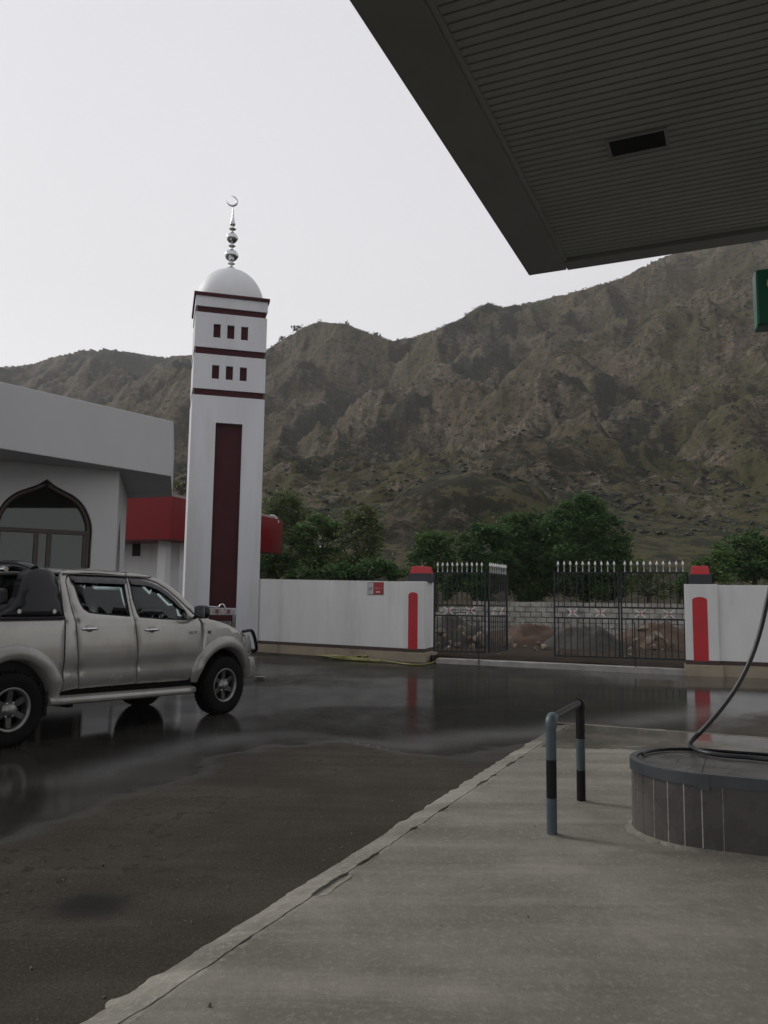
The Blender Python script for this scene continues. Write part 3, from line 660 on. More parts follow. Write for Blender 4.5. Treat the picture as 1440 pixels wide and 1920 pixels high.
# ================================================================ gate
def gate_panel(p0, p1, z0, H, n, label, nx=2, side_post=False, rod=None, grp=None):
    p0 = np.array(p0[:2]); p1 = np.array(p1[:2]); l = np.linalg.norm(p1 - p0); rz = math.atan2(p1[1] - p0[1], p1[0] - p0[0])
    e = empty('gate_panel', (p0[0], p0[1], z0), rz, label, 'gate', grp)
    for x in (.02, l - .02): MB().bx(x - .02, x + .02, -.02, .02, 0, H).build('post', MT['gate'], e)
    zz_ = (.02, H * .455, H * .585, H - .02)
    for z in zz_: MB().bx(.04, l - .04, -.016, .016, z - .018, z + .018).build('rail', MT['gate'], e)
    bar = None; sp = None
    for i in range(n):
        x = .04 + (l - .08) * (i + .5) / n
        for za, zb in ((.038, zz_[1] - .018), (zz_[2] + .018, H - .038)):
            MB().bx(-.011, .011, -.009, .009, za, zb).build('bar', MT['gate'], e, loc=(x, 0, 0))
        if sp is None:
            s = MB().lathe([(.011, 0), (.011, .15), (.026, .155), (.028, .19), (.016, .215), (.004, .25), (0, .255)], 6)
            sp = s.mesh('finial'); sp.materials.append(MT['white_metal'])
        link('finial', sp, None, e, (x, 0, H))
    for i in range(nx):
        x = l * (i + .5 + (.08 if nx == 2 and i == 0 else (-.08 if nx == 2 else 0))) / nx; zc = (zz_[1] + zz_[2]) / 2; hh = (zz_[2] - zz_[1]) / 2 - .02
        m = MB()
        for sgn in (-1, 1):
            m.box((x, -.004 * sgn, zc), (.30, .012, .022), R=Matrix.Rotation(sgn * math.atan2(hh, .14), 3, 'Y'))
        m.build('cross_ornament', MT['white_metal'], e)
        MB().lathe([(.024, -.022), (.024, .0), (.014, .010)], 12, (x, -.008, zc), 'Y').build('boss', MT['red'], e)
    if rod is not None: MB().tube([(rod, -.03, -.28), (rod, -.03, H * .42)], .014, 6).build('drop_bolt', MT['gate'], e)
    return e
GZ0, GH = .30, 1.985
def lk(x, D): p = aty(x, 1133, D); return p[:2]
gr0, grm, gr1 = lk(1038, 19.25), lk(1163.5, 18.83), lk(1292, 18.38)
gate_panel(gr0, grm + (gr0 - grm) * .012, GZ0, GH, 10, 'dark steel gate panel with white spear tips standing free at the opening')
gate_panel(grm, gr1, GZ0, GH, 10, 'dark steel gate panel with white spear tips hinged to the broad-striped pillar', rod=.30)
gl0, gl1 = lk(813, 20.55), lk(911, 20.2)
gl2a, gl2 = lk(916, 20.25), lk(951, 21.45)
gate_panel(gl0, gl1, GZ0, GH, 10, 'dark steel gate panel with white spear tips beside the narrow-striped pillar', rod=1.15)
gate_panel(gl2a, gl2, GZ0, GH, 10, 'dark steel gate panel folded back, seen nearly edge-on with crowded bars')
# kerb across the gateway
k0 = np.array(lk(818, 20.75)); k1 = np.array(lk(1284, 18.15))
kd = (k1 - k0); kl = np.linalg.norm(kd); krz = math.atan2(kd[1], kd[0])
kb = MB()
nseg = 40
for i in range(nseg + 1):
    x = kl * i / nseg; j = .03 * (random.random() - .5)
    kb.v += [(x, j, -.1), (x, j + .01, .10 + .03 * random.random()), (x, .22, .13), (x, .3, -.1)]
for i in range(nseg):
    for k in range(3): kb.f.append((4 * i + k, 4 * i + 4 + k, 4 * i + 5 + k, 4 * i + 1 + k)); kb.sm.append(False)
tag(kb.build('gate_kerb', MT['concrete'], None, (k0[0], k0[1], 0), krz), 'rough concrete kerb across the gateway', kind='structure')
# ================================================================ block wall behind the gate
BW = .40; BHt = .195
def block_wall(pa, pb, z0, courses, label, hollow=False, ragged=0):
    pa = np.array(pa); pb = np.array(pb); l = np.linalg.norm(pb - pa); rz = math.atan2(pb[1] - pa[1], pb[0] - pa[0])
    e = empty('block_wall', (pa[0], pa[1], z0), rz, label, 'wall')
    meshes = []
    for k in range(4):
        m = MB().box((0, 0, 0), (BW - .03, .2, BHt - .03)); me = m.mesh('block'); me.materials.append(MT['block'])
        for v in me.vertices: v.co += Vector(np.random.default_rng(k * 9 + v.index).normal(0, .007, 3))
        meshes.append(me)
    hm = MB(); hm.add(*[[], []])
    for c in range(courses):
        x = -(c % 2) * BW / 2
        while x < l:
            x0 = max(x, 0); x1 = min(x + BW, l)
            if x1 - x0 > .08 and not (ragged and c >= courses - 1 and random.random() < ragged):
                o = link('block', meshes[random.randrange(4)], None, e, ((x0 + x1) / 2, random.uniform(-.012, .012), (c + .5) * BHt), (random.uniform(-.02, .02), random.uniform(-.012, .012), random.uniform(-.02, .02)))
                if x1 - x0 < BW - .01: o.scale = ((x1 - x0 - .03) / (BW - .03), 1, 1)
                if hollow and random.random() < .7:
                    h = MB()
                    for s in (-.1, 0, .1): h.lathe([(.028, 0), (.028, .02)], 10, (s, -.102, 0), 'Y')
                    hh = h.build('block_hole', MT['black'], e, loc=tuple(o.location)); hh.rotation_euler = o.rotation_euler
            x += BW
    MB().bx(0, l, -.072, .072, 0, (courses - (1 if ragged else 0)) * BHt).build('mortar', MT['mortar'], e)
    return e
b0 = plan(886, 31.4, 1133); b1 = plan(1310, 30.6, 1137)
zb = .05
block_wall(b0, b1, zb, 8, 'grey concrete block wall behind the gateway with dark trees above')
b2 = plan(806, 30.5, 1133); b3 = plan(884, 31.0, 1133)
block_wall(b2, b3, zb - .05, 7, 'low broken stretch of hollow concrete blocks behind the narrow-striped pillar', True, .25)
b4 = plan(1075, 30.55, 1133)
MB().bx(-.12, .12, -.12, .12, 0, 1.55).build('block_pier', MT['concrete'], None, (b4[0], b4[1], zb), math.atan2(b1[1] - b0[1], b1[0] - b0[0]), bevel=.01)
tag(bpy.data.objects['block_pier'], 'plain concrete pier against the face of the block wall', 'pier')
# spoil heaps and rubble in front of the block wall
def mound(name, cx, cy, rx, ry, h, mat, label, seed, rz=0.):
    n = 46; r = np.linspace(0, 1, 18); V = [(0, 0, h)]; 
    for q in r[1:]:
        for k in range(n):
            a = 2 * math.pi * k / n; wob = 1 + .25 * (vn(np.array([3 + 2 * math.cos(a)]), np.array([seed + 2 * math.sin(a)]), seed)[0] - .5)
            x = rx * q * wob * math.cos(a); y = ry * q * wob * math.sin(a)
            z = h * (1 - q * q) ** 1.2 * (1 + .7 * (fbm(np.array([x / .6 + seed]), np.array([y / .6]), 4, seed, True)[0] - .5)) + .10 * (fbm(np.array([x / .18]), np.array([y / .18 + seed]), 3, 1)[0] - .5)
            V.append((x, y, z - .06 * q))
    Fc = [(0, 1 + k, 1 + (k + 1) % n) for k in range(n)]; mb = MB(); mb.add(V, Fc, True)
    for i in range(16):
        for k in range(n): mb.f.append((1 + i * n + k, 1 + (i + 1) * n + k, 1 + (i + 1) * n + (k + 1) % n, 1 + i * n + (k + 1) % n)); mb.sm.append(True)
    o = mb.build(name, mat, None, (cx, cy, .12), rz); return tag(o, label, 'heap')
MT['redsoil'] = M('reddish_soil', (.060, .036, .023), .95, var=.4, vscale=2.2, bump=.9, bscale=8)
MT['greysoil'] = M('grey_gravelly_soil', (.036, .033, .028), .95, var=.4, vscale=2.2, bump=.9, bscale=10)
h1 = plan(985, 28.6, 1133); mound('soil_heap', h1[0], h1[1], 2.3, 1.1, .62, MT['redsoil'], 'reddish brown heap of soil along the foot of the block wall', 3, -.1)
h2 = plan(1095, 26.4, 1133); mound('soil_heap', h2[0], h2[1], 1.55, 1.1, .68, MT['greysoil'], 'dark grey heap of gravelly soil behind the gate bars', 4, -.2)
h3 = plan(1235, 26.5, 1133); mound('soil_heap', h3[0], h3[1], 2.2, 1.2, .72, MT['redsoil'], 'brown heap of soil and stones behind the hinged gate panel', 5, -.2)
h4 = plan(848, 26.4, 1133); mound('soil_heap', h4[0], h4[1], 1.7, 1.2, .85, MT['greysoil'], 'grey heap of rubble behind the gate panel by the narrow-striped pillar', 6)
smeshes = []
for k in range(6):
    b = bmesh.new(); bmesh.ops.create_icosphere(b, subdivisions=2, radius=1); r = np.random.default_rng(80 + k)
    ph = r.uniform(0, 6, 3); cut = [(Vector(r.normal(0, 1, 3)).normalized(), r.uniform(.45, .8)) for _ in range(7)]
    for v in b.verts:
        for n_, d_ in cut:
            q = v.co.dot(n_)
            if q > d_: v.co -= n_ * (q - d_)
        v.co *= 1 + .08 * math.sin(3 * v.co.x + ph[0]) * math.cos(4 * v.co.y + ph[1])
    me = bpy.data.meshes.new('stone'); b.to_mesh(me); b.free(); me.materials.append(MT['stone']); smeshes.append(me)
r = np.random.default_rng(12)
spots = [(x, D, z, s) for x, D, z, s in
  [(965, 25.8, .12, .17), (1062, 25.6, .75, .1), (1150, 25.6, .75, .12), (1205, 25.5, .72, .26), (1216, 25.4, .42, .25), (1232, 25.4, .46, .28), (1247, 25.3, .35, .16), (1193, 25.3, .38, .17), (1205, 25.2, .22, .18), (1180, 25.0, .16, .12), (1260, 25.3, .3, .14), (1225, 25.1, .18, .16),
   (826, 25.2, .55, .22), (834, 25.1, .38, .2), (866, 25.1, .6, .2), (872, 25.0, .42, .22), (880, 25.2, .35, .2), (891, 25.3, .3, .22), (900, 25.2, .42, .24), (905, 25.2, .22, .2), (845, 25, .25, .18), (858, 25, .2, .16), (886, 25, .16, .15), (822, 24.8, .2, .14), (840, 24.6, .14, .12), (955, 24.9, .3, .26),
   (1010, 26.4, .2, .12), (1020, 25.3, .16, .2), (1003, 24.2, .16, .1), (985, 25.6, .16, .09), (1045, 24.0, .16, .07), (1180, 21.9, .16, .10), (1222, 21.5, .16, .05), (1170, 21.4, .16, .05), (865, 22.2, .16, .06), (880, 21.7, .16, .05), (935, 21.8, .16, .05), (1240, 24.7, .16, .1)]]
for i, (x, D, z, s) in enumerate(spots):
    p = plan(x, D, 1134)
    o = link('rubble_stone', smeshes[i % 6], None, None, (p[0], p[1], z + s * .35), tuple(r.uniform(0, 6, 3))); s *= .82; o.scale = (s, s * r.uniform(.6, 1.), s * r.uniform(.5, .8))
    big = s > .19
    where = ('in the grey rubble heap behind the panel by the narrow-striped pillar', 'rubble heap') if x < 920 else (('on the bare soil in the open gateway', 'gateway soil') if x < 1100 or D < 23 else ('in the brown heap behind the hinged gate panel', 'brown heap'))
    tag(o, ('large pale broken rock ' if big else 'small broken stone ') + where[0], 'stone', ('large rocks, ' if big else 'small stones, ') + where[1])
# yellow hose lying along the wall
MT['yhose'] = M('yellow_green_hose', (.135, .135, .022), .5, var=.2, vscale=6)
r = np.random.default_rng(21); path = []
ctr = onz(662, 1236); dirw = np.array([wd[0], wd[1]])
c0 = np.array(ctr[:2]) + np.array([-wd[1], wd[0]]) * -.28
ang = 0
for i in range(190):
    q = i / 189; a = q * 2 * math.pi * 6.3
    lx = (.72 + .26 * math.sin(3.1 * a + 1)) * (1.0 - .25 * q) * math.cos(a) + .22 * math.sin(q * 9); ly = (.16 + .05 * math.sin(2.2 * a)) * math.sin(a) - .04
    p = c0 + dirw * lx + np.array([-dirw[1], dirw[0]]) * ly; path.append((p[0], p[1], .02 + .018 * (i // 30) * (.6 + .4 * math.sin(2 * a))))
for (x, y) in [(735, 1241), (765, 1246), (790, 1246.5), (808, 1244), (822, 1238)]: p = onz(x, y, .02); path.append((p[0], p[1], .02))
tag(MB().tube(smooth_open(path, 1), .021, 6).build('garden_hose', MT['yhose']), 'yellow-green hose lying in loose coils at the foot of the wall', 'hose')
# ================================================================ minaret
TP = onz(482, 1222); ta = math.radians(15.3); td = np.array([math.cos(ta), math.sin(ta), 0]); tb = np.array([-td[1], td[0], 0])
TW = 2.17
o_t = TP - td * TW
e = empty('minaret', (o_t[0], o_t[1], 0), ta, 'tall square white minaret with maroon recess, bands and pale dome', 'minaret')
def face_holes(name, x0, x1, y, z0, z1, holes, dep, mat, parent, depth_back):
    """box from y to depth_back whose front has rectangular recesses of depth dep"""
    xs = sorted({x0, x1} | {h[0] for h in holes} | {h[1] for h in holes}); zs = sorted({z0, z1} | {h[2] for h in holes} | {h[3] for h in holes})
    mb = MB()
    isd = lambda a, b: any(h[0] - 1e-6 <= a and b <= h[1] + 1e-6 for h in holes)
    for i in range(len(xs) - 1):
        for j in range(len(zs) - 1):
            cx, cz = (xs[i] + xs[i + 1]) / 2, (zs[j] + zs[j + 1]) / 2
            if not any(h[0] < cx < h[1] and h[2] < cz < h[3] for h in holes):
                mb.add([(xs[i], y, zs[j]), (xs[i + 1], y, zs[j]), (xs[i + 1], y, zs[j + 1]), (xs[i], y, zs[j + 1])], [(0, 1, 2, 3)])
    for a, b, c, d in holes:
        mb.add([(a, y, c), (b, y, c), (b, y, d), (a, y, d), (a, y + dep, c), (b, y + dep, c), (b, y + dep, d), (a, y + dep, d)], [(0, 4, 5, 1), (1, 5, 6, 2), (2, 6, 7, 3), (3, 7, 4, 0), (4, 7, 6, 5)])
    B = depth_back
    mb.add([(x0, y, z0), (x1, y, z0), (x1, B, z0), (x0, B, z0), (x0, y, z1), (x1, y, z1), (x1, B, z1), (x0, B, z1)], [(0, 3, 2, 1), (4, 5, 6, 7), (1, 2, 6, 5), (2, 3, 7, 6), (3, 0, 4, 7)])
    return mb.build(name, mat, parent, fix=False)
face_holes('shaft', 0, TW, 0, .09, 7.66, [(.72, 1.52, .55, 6.84)], .14, MT['tower_white'], e, TW)
MB().bx(.02, TW - .02, .02, TW - .02, -.3, .09).build('base', MT['band'], e)
MB().bx(.724, 1.516, .125, .137, .554, 6.836).build('recess_panel', MT['maroon'], e)
mbz = MB(); mbz.bx(.73, 1.51, .10, .124, 6.80, 6.832)
for sx in (-1, 1): mbz.tube([(1.12, .118, 6.80), (1.12 + sx * .20, .118, 6.73), (1.12 + sx * .36, .118, 6.62)], .008, 5)
mbz.build('recess_moulding', MT['maroon'], e)
for z0, z1, nm in ((7.86, 8.94, 8.19), (9.15, 10.24, 9.48)):
    hs = [(x, x + .215, nm, nm + .425) for x in (.55, .965, 1.385)]
    face_holes('storey', 0, TW, 0, z0, z1, hs, .16, MT['tower_white'], e, TW)
    for h in hs:
        wv_ = MB().bx(h[0] + .004, h[1] - .004, .09, .155, h[2] + .004, h[3] - .004).build('window', MT['maroon'], e)
for z0, z1 in ((7.66, 7.86), (8.94, 9.15), (10.24, 10.43)): MB().bx(.05, TW - .05, .05, TW - .05, z0, z1).build('band', MT['maroon'], e)
MB().box((TW / 2, TW / 2, 10.43 + .165), (TW + .02, TW + .02, .33)).build('cornice', MT['tower_white'], e)
MB().box((TW / 2 - .0, TW / 2, 10.76 + .05), (TW + .13, TW + .13, .10)).build('roof_slab', MT['maroon'], e, bevel=.006)
pr = []
for k in range(25):
    a = k / 24 * math.pi / 2; pr.append((1.085 * math.cos(a) ** .92, 10.86 + 1.20 * math.sin(a) ** 1.02 + .03))
pr = [(1.09, 10.861)] + pr[:-1] + [(0, pr[-1][1])]
MB().lathe(pr, 64, (TW / 2, TW / 2, 0)).build('dome', MT['dome'], e)
zt = pr[-1][1] - .01
fin = [(.17, 0), (.16, .04), (.12, .09), (.05, .13), (.035, .16), (.06, .19), (.11, .225), (.06, .26), (.035, .28), (.07, .30), (.15, .36), (.20, .44), (.20, .50), (.15, .58), (.07, .635), (.035, .66), (.035, .70), (.06, .72), (.11, .755), (.06, .79), (.035, .81), (.07, .84), (.13, .90), (.17, .965), (.17, 1.02), (.13, 1.09), (.07, 1.14), (.035, 1.17), (.035, 1.21), (.07, 1.235), (.11, 1.265), (.06, 1.295), (.03, 1.32), (.05, 1.35), (.08, 1.385), (.085, 1.43), (.06, 1.47), (.04, 1.60), (.022, 1.80), (.010, 1.97)]
MB().lathe([(r_ * 1.1, z_ * 1.13 + zt) for r_, z_ in fin], 24, (TW / 2, TW / 2, 0)).build('finial', MT['chrome'], e)
cr = MB(); R0 = .165; n = 36; pts = []; rad = []
for k in range(n + 1):
    a = math.radians(102) - k / n * math.radians(288) ; pts.append((TW / 2 - .05 + R0 * math.cos(a), TW / 2, zt + 1.97 * 1.13 + R0 - .01 + R0 * math.sin(a))); rad.append(.005 + .034 * math.sin(math.pi * k / n) ** 1.1)
cr.tube(pts, rad, 8).build('crescent', MT['chrome'], e)
# ================================================================ prayer hall at the left
A = np.array(plan(311, 14.5)); fd = np.array([math.sin(math.radians(37)), math.cos(math.radians(37))])
Bp = np.array(plan(315, 17.4)); Cp = np.array(plan(237, 17.8)); cd_ = (Cp - Bp) / np.linalg.norm(Cp - Bp)
zf0 = aty(308, 893, 14.5)[2]; zf1 = aty(313, 790, 14.5)[2]
e = empty('prayer_hall', (A[0], A[1], 0), 0, 'white prayer hall with deep plain fascia and pointed arch window', 'building')
rel = lambda p: (p[0] - A[0], p[1] - A[1])
MB().prism([rel(A - fd * 9.5), rel(A), rel(Bp), rel(Bp + cd_ * 12)], zf0, zf1).build('fascia', MT['hall'], e, bevel=.01)
Wc = np.array(plan(222, 13.95, 920)); wdir = np.array([math.sin(math.radians(60)), math.cos(math.radians(60))])   # towards the right, receding
Wb = np.array(plan(239, 17.2, 920)); wnrm = np.array([wdir[1], -wdir[0]])
def hallpx(x, y): p = onpl(x, y, (Wc[0], Wc[1], 0), (wnrm[0], wnrm[1], 0)); return (float((p[:2] - Wc) @ -wdir), p[2])    # a: metres to the left of the corner
apx = hallpx(88.4, 898); arch = [hallpx(x, y) for x, y in [(105.5, 912), (124, 921), (142.5, 931), (158, 946.5), (169, 968), (174, 991), (171.5, 1023)]]
ar = smooth_open([apx] + arch + [(arch[-1][0], .35)], 1)
left = [(2 * apx[0] - a, z) for a, z in ar[::-1]][:-1]
hole = [(a, z) for a, z in ar] + [(a, z) for a, z in left]
fm = lambda a, z, d: (Wc[0] - wdir[0] * a - wnrm[0] * d - A[0], Wc[1] - wdir[1] * a - wnrm[1] * d - A[1], z)
panel('front_wall', [(0, -.1), (7.5, -.1), (7.5, zf0), (0, zf0)], fm, MT['hall'], e, [hole], step=.25, edge=0, thick=.24, smooth=False)
MT['brownframe'] = M('brown_frame', (.045, .033, .027), .45, var=.2, vscale=6)
fr = MB(); hp = inset(dens(hole, .12), .045)
fr.tube([fm(a, z, .10) for a, z in hp], .05, 4, closed=True); wo = fr.build('window', MT['brownframe'], e)
zt_ = hallpx(120, 997)[1]; a0 = min(p[0] for p in hole); a1 = max(p[0] for p in hole); am = (a0 + a1) / 2
def bar3(name, a_0, z_0, a_1, z_1, wd_, dp=.10, mat='brownframe'):
    p0, p1 = Vector(fm(a_0, z_0, dp)), Vector(fm(a_1, z_1, dp)); m = MB()
    m.box((p0 + p1) / 2, (max((p1 - p0).length, .001) if abs(z_1 - z_0) < .01 else wd_, .07, wd_ if abs(z_1 - z_0) < .01 else abs(z_1 - z_0)), rz=math.atan2(wdir[1], wdir[0]))
    return m.build(name, MT[mat], wo)
bar3('transom', a0 + .06, zt_, a1 - .06, zt_, .07)
for a_ in (am - .10, am + .10): bar3('mullion', a_, .4, a_, zt_ - .035, .07)
am2 = a0 + (am - a0) * .06
for a_ in (a0 + .10, a1 - .10): bar3('mullion', a_, .4, a_, zt_ - .035, .06, .12)
MT['hallglass'] = glass('dark_window_glass', (.10, .095, .10), .02, 1.7)
panel('pane', inset(hole, .03), lambda a, z, d: fm(a, z, .125 + d), MT['hallglass'], wo, step=.4, edge=0, thick=.008, smooth=False)
# side wall with its own narrow arch opening
sdv = (Wb - Wc); sl_ = np.linalg.norm(sdv); sdv /= sl_; snr = np.array([sdv[1], -sdv[0]])
fs = lambda a, z, d: (Wc[0] + sdv[0] * a - snr[0] * d - A[0], Wc[1] + sdv[1] * a - snr[1] * d - A[1], z)
oc = sl_ * .30
sh = smooth_open([(oc, 3.0), (oc + .22, 2.8), (oc + .45, 2.55), (oc + .6, 2.2), (oc + .62, 1.9)], 1); sh = sh + [(oc + .62, .35)] + [(2 * oc - a, z) for a, z in ([(oc + .62, .35)] + sh[::-1])][:-1]
panel('side_wall', [(.003, -.1), (sl_, -.1), (sl_, zf0), (.003, zf0)], fs, MT['hall'], e, [sh], step=.25, edge=0, thick=.24, smooth=False)
panel('side_window', inset(sh, .02), lambda a, z, d: fs(a, z, .10 + d), MT['brownframe'], e, step=.3, edge=0, thick=.03, smooth=False)
bk = Wc - wdir * 7.5
MB().prism([rel(Wc - wdir * .5 - wnrm * 3.2), rel(bk - wnrm * 3.2), rel(bk - wnrm * 3.35), rel(Wc - wdir * .5 - wnrm * 3.35)], -.1, zf0).build('back_wall', MT['white_wall'], e)
MB().prism([rel(Wc - wdir * .3 - wnrm * .3), rel(bk - wnrm * .3), rel(bk - wnrm * 3.2), rel(Wc - wdir * .3 - wnrm * 3.2)], -.1, .25).build('floor', MT['concrete'], e)
# ================================================================ low station building with red fascia, behind the minaret
Qc = np.array(plan(315, 27.0)); Qr = np.array(plan(526, 34.6)); rd = (Qr - Qc); rl = np.linalg.norm(rd); rd /= rl; ld = np.array([-rd[1], rd[0]])
zq1 = aty(315, 930, 27)[2]; zq0 = aty(315, 1011, 27)[2]
e = empty('station_office', (Qc[0], Qc[1], 0), 0, 'low white building with deep red fascia behind the minaret', 'building')
rel = lambda p: (p[0] - Qc[0], p[1] - Qc[1])
Qw = Qc + rd * .7 + ld * .7
MB().prism([rel(Qc), rel(Qr), rel(Qr + ld * 10), rel(Qc + ld * 10)], zq0, zq1).build('fascia', MT['red_fascia'], e, bevel=.01)
MB().prism([rel(Qc + rd * .15 + ld * .15), rel(Qr + ld * .15 - rd * .15), rel(Qr + ld * 9.8 - rd * .15), rel(Qc + ld * 9.8 + rd * .15)], zq1, zq1 + .12).build('coping', MT['concrete'], e)
MB().prism([rel(Qw + rd * .9), rel(Qc + rd * (rl - .6) + ld * .7), rel(Qc + rd * (rl - .6) + ld * 9), rel(Qw + rd * .9 + ld * 8.3)], -.1, zq0).build('wall', MT['white_wall'], e)
pc = Qw + rd * .05
MB().prism([rel(pc), rel(pc + rd * .32), rel(pc + rd * .32 + ld * .32), rel(pc + ld * .32)], -.1, zq0).build('column', MT['white_wall'], e)
def wpx(x, y):     # on the recessed left wall
    p = onpl(x, y, (*(Qw + rd * .9), 0), (-rd[0], -rd[1], 0)); return p
for nm, (x0, y0, x1, y1), mt in (('window', (248, 1043, 264, 1018), 'black'), ('door', (308.5, 1118, 317, 1057), 'black')):
    p0 = wpx(x0, y0); p1 = wpx(x1, y1); z0 = min(p0[2], p1[2]) if nm == 'window' else 0.0; z1 = max(p0[2], p1[2])
    a = p0[:2] - rd * .02; b = p1[:2] - rd * .02
    MB().prism([rel(a), rel(b), rel(b + rd * .05), rel(a + rd * .05)], z0, z1).build(nm, MT['winblack'] if 'winblack' in MT else MT['black'], e)
    if nm == 'window':
        g_ = .06; u_ = (b - a) / np.linalg.norm(b - a)
        for (pa, pb, za, zb_) in ((a - u_ * g_, b + u_ * g_, z0 - g_, z0), (a - u_ * g_, b + u_ * g_, z1, z1 + g_)):
            MB().prism([rel(pa - rd * .015), rel(pb - rd * .015), rel(pb + rd * .04), rel(pa + rd * .04)], za, zb_).build('window_frame', MT['white_wall'], e)
p0 = wpx(332, 1107); p1 = wpx(341, 1100)
# security camera on the far corner of the red fascia
sp = aty(517, 975, 34.4); se = empty('security_camera', (sp[0], sp[1], sp[2]), 0, 'small white security camera on a bent arm at the red fascia corner', 'camera')
MB().tube(smooth_open([(-.35, .1, .18), (-.15, 0, .22), (0, -.02, .16), (.04, -.05, .05)], 2), .022, 6).build('arm', MT['white_metal'], se)
MB().tube([(.0, .05, .0), (.1, -.2, -.1)], [.075, .085], 10).build('housing', MT['white_metal'], se)
# stainless cart standing at the foot of the minaret
cp = plan(410, 20.6, 1150); ct = empty('steel_cart', (cp[0], cp[1], 0), .12, 'shiny stainless steel serving cart standing in front of the minaret', 'cart')
tz = aty(410, 1140, 20.6)[2]
tr = MB(); 
for (x0, x1, y0, y1) in ((-.43, .43, -.25, -.235), (-.43, .43, .235, .25), (-.43, -.415, -.235, .235), (.415, .43, -.235, .235)): tr.bx(x0, x1, y0, y1, tz - .17, tz)
tr.bx(-.415, .415, -.235, .235, tz - .16, tz - .14); tr.build('tray', MT['chrome'], ct, bevel=.004)
for sx in (-1, 1):
    for sy in (-1, 1): MB().bx(sx * .39 - .03, sx * .39 + .03, sy * .21 - .02, sy * .21 + .02, 0.08, tz - .172).build('leg', MT['chrome'], ct)
MB().bx(-.36, .36, -.19, .19, .45, .47).build('shelf', MT['chrome'], ct)
MB().bx(-.34, .30, -.18, .18, .48, .48 + .5).build('cabinet', M('grey_cabinet', (.16, .155, .15), .4, .3), ct, bevel=.01)
MB().tube(smooth_open([(-.48, 0, tz + .05), (-.1, 0, tz + .03), (.0, 0, tz + .02), (.05, 0, tz + .1), (.12, 0, tz + .1), (.16, 0, tz + .0)], 2), .014, 6).build('handle', MT['chrome'], ct)
for k in range(5): MB().box((-.3 + .14 * k, -.253, tz - .085), (.05 if k % 2 else .09, .004, .10)).build('plate', M('cart_plate', (.55, .5, .48) if k % 2 else (.25, .10, .09), .25, .6), ct)
for sx in (-1, 1):
    for sy in (-1, 1): MB().lathe([(.04, -.015), (.045, 0), (.04, .015)], 14, (sx * .39, sy * .21, .045), 'Y').build('castor', MT['black'], ct)
# white hut far among the trees
hp_ = aty(607, 1033, 62); hu = empty('white_shelter', (hp_[0], hp_[1], hp_[2] - .35), .2, 'tiny white open-sided shelter glimpsed between the trees', 'shelter')
MB().box((0, 0, .62), (.66, .6, .16)).build('roof', MT['white_metal'], hu)
for x in (-.28, .05, .28): MB().box((x, -.2, .27), (.07, .07, .54)).build('post', MT['white_metal'], hu)
MB().box((0, .2, .3), (.6, .05, .45)).build('back_panel', MT['concrete'], hu)
MB().box((0, 0, -.5), (.5, .5, 1.0)).build('base', MT['concrete'], hu)
# wet lump of cement by the truck
p = onz(484, 1273); o = link('cement_lump', smeshes[2], None, None, (p[0], p[1], .03), (0, 0, .4)); o.scale = (.16, .10, .03); o.data = smeshes[2].copy(); o.data.materials.clear(); o.data.materials.append(MT['mortar'])
tag(o, 'low pale lump of spilled cement in front of the truck bumper', 'lump')
# ================================================================ canopy
CZ = 5.0
cc = onz(992, 517, CZ); cs = cc[0] * UY - cc[1] * UX; ct_ = cc[0] * UX + cc[1] * UY       # corner in station axes
CR, CBK = cs + 9.0, ct_ - 15.0
MT['soffit'] = M('painted_soffit_sheet', (.285, .295, .272), .5, .0, var=.12, vscale=1.3, bump=.05)
MT['trim'] = M('canopy_trim_sheet', (.21, .215, .205), .45, .0, var=.1, vscale=1.1)
e = empty('canopy', (0, 0, 0), -TH, 'broad flat station canopy with ribbed dark soffit overhead', 'canopy')   # local x = s, y = t
MB().bx(cs, CR, CBK, ct_, CZ + .12, CZ + .95).build('deck', MT['trim'], e)
bw = .40
MB().bx(cs, cs + bw, CBK, ct_, CZ, CZ + .118).build('edge_trim', MT['trim'], e, bevel=.006)
MB().bx(cs + bw + .002, CR, ct_ - .16, ct_ + .05, CZ + .015, CZ + .119).build('edge_trim', MT['trim'], e, bevel=.006)
MB().bx(cs + bw + .001, cs + bw + .035, CBK, ct_ - .161, CZ + .03, CZ + .119).build('cover_strip', MT['soffit'], e)
PW = .082
lt = [onz(x, y, CZ) for x, y in ((1142, 277), (1245, 256), (1250, 285), (1148, 304))]
ls = [p[0] * UY - p[1] * UX for p in lt]; ltt = [p[0] * UX + p[1] * UY for p in lt]
ls0, ls1, lt0, lt1 = np.mean([ls[0], ls[3]]), np.mean([ls[1], ls[2]]), np.mean([ltt[0], ltt[1]]), np.mean([ltt[2], ltt[3]])
t = ct_ - .165; k = 0; cach = {}
def plank(x0, x1):
    key = (round(x0, 3), round(x1, 3))
    if key not in cach:
        m = MB(); y0, y1 = 0, PW; z = CZ + .055
        prof = [(0.004, z + .03), (.008, z + .004), (.016, z), (PW - .014, z), (PW - .008, z + .004), (PW - .005, z + .03)]
        vs = []
        for x in (x0, x1): vs += [(x, -a, b) for a, b in prof]
        n = len(prof); m.add(vs, [(i, i + 1, n + i + 1, n + i) for i in range(n - 1)])
        me = m.mesh('soffit_panel'); me.materials.append(MT['soffit']); cach[key] = me
    return cach[key]
sx0 = cs + bw + .036
while t - PW > CBK and t > -2.2:
    segs = [(sx0, CR)]
    for s_ in segs: link('soffit_panel', plank(*s_), None, e, (0, t, 0))
    t -= PW
MB().bx(sx0, CR, CBK, ct_ - .17, CZ + .088, CZ + .1195).build('soffit_backing', M('soffit_groove', (.24, .25, .232), .8), e)
